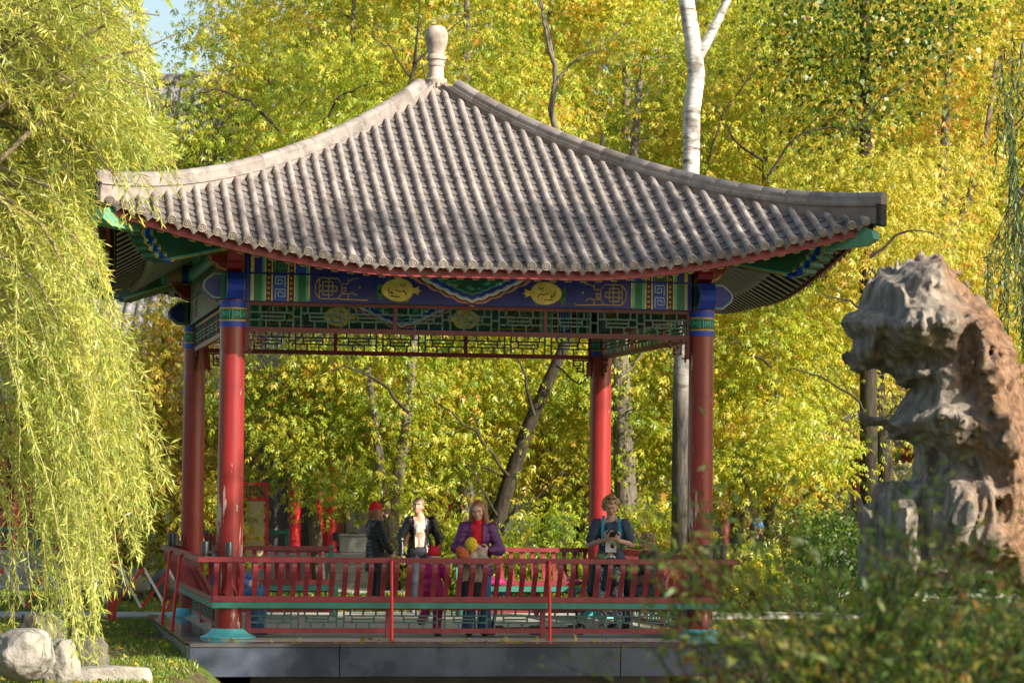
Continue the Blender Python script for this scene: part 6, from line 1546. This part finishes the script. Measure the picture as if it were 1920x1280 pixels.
# woman in purple puffer jacket
p = np.array([.20, -2.42, .002])
_, J4, _ = figure('woman with long auburn hair in an open purple puffer jacket and red turtleneck', p, facecam(p, .06), 1.66, dict(eR=(-.155, .0, .65), wR=(-.055, -.135, .655), eL=(.165, -.01, .635), wL=(.085, -.125, .635)), 1, (-.22, .30, -.06), dict(mat=PURPLE, hem=.44, ease=.026, quilt=.06, front=.078, shirt=REDK, wid=.05), dict(mat=DENIM, ease=.014, bell=.03), SHOE, dict(mat=AUB, len=.085, amp=.008), None,
       hands=dict(R=dict(dir=(.8, -.35, .25), palm=(.2, .3, -1), curl=.7), L=dict(dir=(-.85, -.3, -.1), palm=(.1, .8, .2), curl=.35)))
g = SDF(.03); g.ell((0, 0, 0), (.055, .04, .06)); g.ell((.02, 0, -.045), (.05, .035, .045)); g.ell((-.02, 0, .055), (.03, .025, .03)); V, Q = g.surf(.008, lambda P: -.014 * fbm(P * 26, 3))
m, nt, b_ = new_mat('clear_plastic'); S(nt, b_, Base_Color=(.85, .62, .70, 1), Roughness=.15, Transmission_Weight=.75, Alpha=.75, IOR=1.2)
o = put('plastic_bag', fast_mesh('plastic_bag', V, Q, m, smooth=True)); R4 = RZ(facecam(p, .06)); o.location = Vector(p) + R4 @ Vector((.0 * 1.66, -.205 * 1.66, .632 * 1.66)); tag(o, 'crumpled clear pinkish plastic bag held by the woman in purple', 'bag')
# turtleneck collar
g = MB(); g.lathe([(.062, 1.355), (.060, 1.40), (.056, 1.425), (.050, 1.428)], 18, (0, -.004, 0), False)
for o_ in COL.objects:
    if o_.get('label', '').startswith('woman with long auburn'): g.build('collar', REDK, o_, smooth=True)
# child with yellow beanie kneeling on the bench
p = np.array([.05, -2.93, .436 - .0])
figure('child in a yellow beanie and beige jacket kneeling on the bench, leaning over the rail', p + np.array([0, .10, -.24]), facecam(p, .05), 1.08, dict(pel=(0, .0, .50), waist=(0, -.01, .58), chest=(0, -.05, .68), neck=(0, -.085, .775), head=(-.01, -.15, .845), sL=(.11, -.05, .75), sR=(-.11, -.05, .75), eR=(-.16, -.13, .66), wR=(-.06, -.22, .70), eL=(.17, -.13, .66), wL=(.06, -.235, .69),
       kL=(.06, -.02, .275), aL=(.06, .20, .27), kR=(-.06, -.02, .275), aR=(-.06, .20, .27)), 1, (.1, .95, 0), dict(mat=BEIGE, hem=.44, ease=.034, wid=.06, straight=True), dict(mat=DKNAVY, ease=.014), SHOE, None, dict(mat=YELLOW), toes=dict(L=(0, .8, -.3), R=(0, .8, -.3)), hands=dict(R=dict(dir=(.3, -.6, -.4), palm=(0, 0, -1), curl=.3), L=dict(dir=(-.2, -.6, -.4), palm=(0, 0, -1), curl=.3)), hs=1.2)
g = SDF(.03); g.ell((0, 0, .06), (.075, .05, .07)); g.ell((-.03, 0, .10), (.05, .04, .04)); g.ell((.03, 0, .02), (.05, .05, .03)); V, Q = g.surf(.01, lambda P: -.012 * fbm(P * 20, 3))
o = put('cloth_bag', fast_mesh('cloth_bag', V, Q, cloth('rust_cloth', (.36, .085, .03), .85, 30), smooth=True)); o.location = (-.13, -3.235, .972); tag(o, 'crumpled rust orange cloth bag on the rail beside the yellow beanie', 'bag')
# woman with phone
p = np.array([2.06, -1.62, .002])
_, J6, hp6 = figure('woman in a slate T-shirt looking down at her phone, dark jacket tied round her waist', p, facecam(p, .05), 1.73, dict(eR=(-.155, -.0, .645), wR=(-.045, -.135, .68), eL=(.155, -.0, .645), wL=(.05, -.14, .675)), 0, (-.03, .42, 0), dict(mat=SLATE, hem=.50, ease=.016, sleeve=.42, name='shirt', wid=.05), dict(mat=LEGG, ease=.006), GREYSHOE, dict(mat=BLOND, curly=True), None,
       hands=dict(R=dict(dir=(.55, -.5, .45), palm=(.5, .4, .6), curl=.55), L=dict(dir=(-.55, -.5, .45), palm=(-.5, .4, .6), curl=.55)))
R6 = RZ(facecam(p, .05)); pw = [o_ for o_ in COL.objects if o_.get('label', '').startswith('woman in a slate')][0]
g = MB(); g.bbox((0, 0, 0), (.075, .009, .15), .004, Matrix.Rotation(math.radians(58), 3, 'X') @ Matrix.Rotation(.2, 3, 'Y')); o = g.build('phone', DARKM); o.location = Vector(p) + R6 @ Vector((.005, -.33, 1.24)); o.rotation_euler = (0, 0, facecam(p)); tag(o, 'black smartphone in the hands of the woman in the slate T-shirt', 'phone')
H6 = 1.73
g = SDF(.03)
for i in range(14):                                               # jacket tied round the waist
    a = i / 14 * 2 * math.pi; g.ell((.108 * H6 * .9 * math.cos(a), .075 * H6 * math.sin(a), .515 * H6), (.05, .045, .055))
for a, w_ in ((2.0, .06), (1.57, .07), (1.1, .06), (2.6, .055), (.5, .055), (3.1, .05), (.05, .045), (3.5, .04)):
    x, y = .115 * H6 * math.cos(a), .075 * H6 * math.sin(a); g.cap((x, y, .51 * H6), (x * 1.25, y * 1.35 + .01, .30 * H6), .05, w_)
g.cap((-.03, -.14, .52 * H6), (-.09, -.15, .33 * H6), .032, .04); g.cap((.0, -.14, .52 * H6), (.05, -.14, .36 * H6), .03, .03); g.ell((-.015, -.155, .525 * H6), (.05, .035, .04))
V, Q = g.surf(.0125); N = vert_normals(V, Q); V = V + N * (.014 * fbm(V * np.array([16, 16, 5]), 3))[:, None]; put('tied_jacket', fast_mesh('tied_jacket', V, Q, DKNAVY, smooth=True), pw)
for sx in (1, -1):
    g = MB(); pts = [(sx * .105, -.135, 1.10), (sx * .112, -.148, 1.22), (sx * .108, -.14, 1.33), (sx * .10, -.095, 1.43), (sx * .095, 0, 1.475)]
    for a, b in zip(pts[:-1], pts[1:]): g.bar(a, b, .038, .012, (0, -1, .3))
    g.build('backpack_strap', cloth('turquoise_webbing', (.02, .24, .36), .6), pw)
g = MB(); g.box2((-.075, -.142, 1.02), (.065, -.128, 1.235)); g.build('shirt_print', cloth('white_print', (.62, .60, .58), .8), pw)
g = MB(); g.lathe([(.002, -.004), (.03, 0), (.002, .004)], 14); g.v = [(.015 + v[0] * .9, -.143 + v[2], 1.10 + v[1] * 1.1) for v in g.v]; g.build('shirt_motif', cloth('plum_print', (.16, .05, .07), .8), pw, smooth=True)
for sx in (1, -1):
    g = MB(); g.lathe([(.001, -.006), (.022, -.004), (.026, 0), (.022, .004), (.001, .006)], 14); g.v = [tuple(hp6(sx * .018 + v[0] * .48, -.040 + v[2] * .5 - v[1] * .25, .078 + v[1] * .40)) for v in g.v]; g.build('sunglasses_lens', paint('dark_lens', (.01, .012, .02), .08, .05, 9, 0), pw, smooth=True)
# seated figures
SEAT = dict(pel=(0, .04, .305), waist=(0, .06, .39), chest=(0, .05, .505), neck=(0, .02, .61), head=(0, -.01, .70), sL=(.108, .03, .58), sR=(-.108, .03, .58), eL=(.14, -.02, .42), wL=(.08, -.16, .37), eR=(-.14, -.02, .42), wR=(-.08, -.16, .37), hL=(.055, .0, .30), hR=(-.055, 0, .30), kL=(.06, -.23, .305), kR=(-.06, -.23, .305), aL=(.06, -.22, .05), aR=(-.06, -.22, .05))
p = np.array([2.80, -.55, .0]); ps = dict(SEAT); ps['pel'] = (0, .04, .32)
_, _, hp7 = figure('seated person with fair hair in a brown hooded fleece on the right hand bench', p, math.radians(-78), 1.62, ps, 0, (.1, .25, 0), dict(mat=BROWN, hem=.27, ease=.045, wid=.06, fold=.016), dict(mat=SLATE, ease=.02), SHOE, dict(mat=SANDY, len=.0, curly=True), None)
pw = [o_ for o_ in COL.objects if o_.get('label', '').startswith('seated person with fair')][0]
g = MB(); P = [(.085 * math.cos(a), .01 + .085 * math.sin(a), .985 + .02 * math.sin(a)) for a in np.linspace(-.9, math.pi + .9, 18)]; g.tube(P, [.03] + [.045] * 16 + [.03], 10); g.build('hood', BROWN, pw, smooth=True)
p = np.array([-2.80, -1.95, .0])
figure('seated person in blue jeans and a blue jacket half hidden behind the front left column', p, math.radians(62), 1.68, SEAT, 0, (0, .35, 0), dict(mat=BRBLUE, hem=.25, ease=.035, wid=.06), dict(mat=DENIM, ease=.016), SHOE, dict(mat=DKHAIR), None, False)
p3 = np.array([-2.30, -1.75, .0])
# heads beyond the bush on the right
for px, d, rz_, hm, htm, lab, hat_ in ((1418, 50.0, 1.25, DKHAIR, BRBLUE, 'person with dark hair under a blue headband, beyond the bush', True), (1400, 51.0, .6, SANDY, cloth('ochre_wool', (.34, .15, .03), .9), 'person in a round ochre hat just behind the blue headband', True), (1442, 51.5, 2.6, AUB, None, 'person with loose brown hair seen from behind, right of the blue headband', False)):
    p = at(px, 1000, d); p[2] = gz(p[0], p[1]) + .0
    figure(lab, p, facecam(p, rz_), 1.80 if hat_ else 1.85, SEAT, 2, (0, 0, 0), dict(mat=DKNAVY, hem=.25, ease=.03), dict(mat=DKNAVY), SHOE, dict(mat=hm, len=.05), dict(mat=htm, low=.02) if hat_ else None, group='people on a bench beyond the bush')
p = at(1420, 1000, 50.6); sb = empty('garden_bench', (p[0], p[1], gz(p[0], p[1])), -YAW, 'stone garden bench under the three people beyond the bush', 'bench')
g = MB(); g.bbox((0, .12, .44), (1.3, .5, .08), .01); g.build('seat', M['concrete'], sb)
for x in (-.5, .5): g = MB(); g.bbox((x, .12, .2), (.15, .42, .4), .01); g.build('leg', M['concrete'], sb)

# ---------------------------------------------------------------- scooters and small things in the pavilion
def scooter(label, p, rz_, grip, stem_h):
    s_ = empty('kick_scooter', p, rz_, label, 'scooter', 'scooters parked in the pavilion')
    g = MB(); g.bbox((0, 0, .085), (.50, .11, .03), .012); g.bbox((.24, 0, .10), (.12, .05, .05), .01); g.build('deck', DARKM, s_)
    for x, r in ((.34, .072), (-.29, .062)):
        g = MB(); g.lathe([(r - .02, -.02), (r - .004, -.02), (r, -.012), (r, .012), (r - .004, .02), (r - .02, .02)], 22); g.v = [(x + v[0], v[2], r + v[1]) for v in g.v]; w_ = g.build('wheel', DARKM, s_, auto=40)
        g = MB(); g.lathe([(.012, -.024), (r - .02, -.012), (r - .02, .012), (.012, .024)], 16); g.v = [(x + v[0], v[2], r + v[1]) for v in g.v]; g.build('hub', M['rose'], w_, auto=40)
    g = MB(); g.tube([(.33, 0, .09), (.30, 0, .22), (.24, 0, stem_h)], [.026, .022, .016], 10); g.build('stem', DARKM, s_, smooth=True)
    g = MB(); g.tube([(.24, -.17, stem_h), (.24, .17, stem_h)], .012, 8); g.build('handlebar', M['lamp'], s_, smooth=True)
    for y in (-.15, .15): g = MB(); g.tube([(.24, y - .05, stem_h), (.24, y + .05, stem_h)], .019, 8); g.build('grip', grip, s_, smooth=True)
scooter('dark scooter with blue grips lying behind the front bench', (.72, -2.30, .002), math.pi + .25, BRBLUE, .52)
scooter('dark scooter with pink grips standing behind the front bench', (1.22, -2.22, .002), .15, cloth('pink_rubber', (.62, .06, .30), .5), .68)
g = SDF(.03); g.ell((0, 0, .05), (.19, .10, .05)); g.ell((.08, .02, .08), (.10, .08, .035)); g.ell((-.1, 0, .06), (.10, .09, .05)); V, Q = g.surf(.012, lambda P: -.015 * fbm(P * 18, 3))
o = put('folded_coat', fast_mesh('folded_coat', V, Q, MAGENTA, smooth=True)); o.location = (1.35, 2.92, .434); tag(o, 'folded crimson coat left on the back right bench', 'coat')
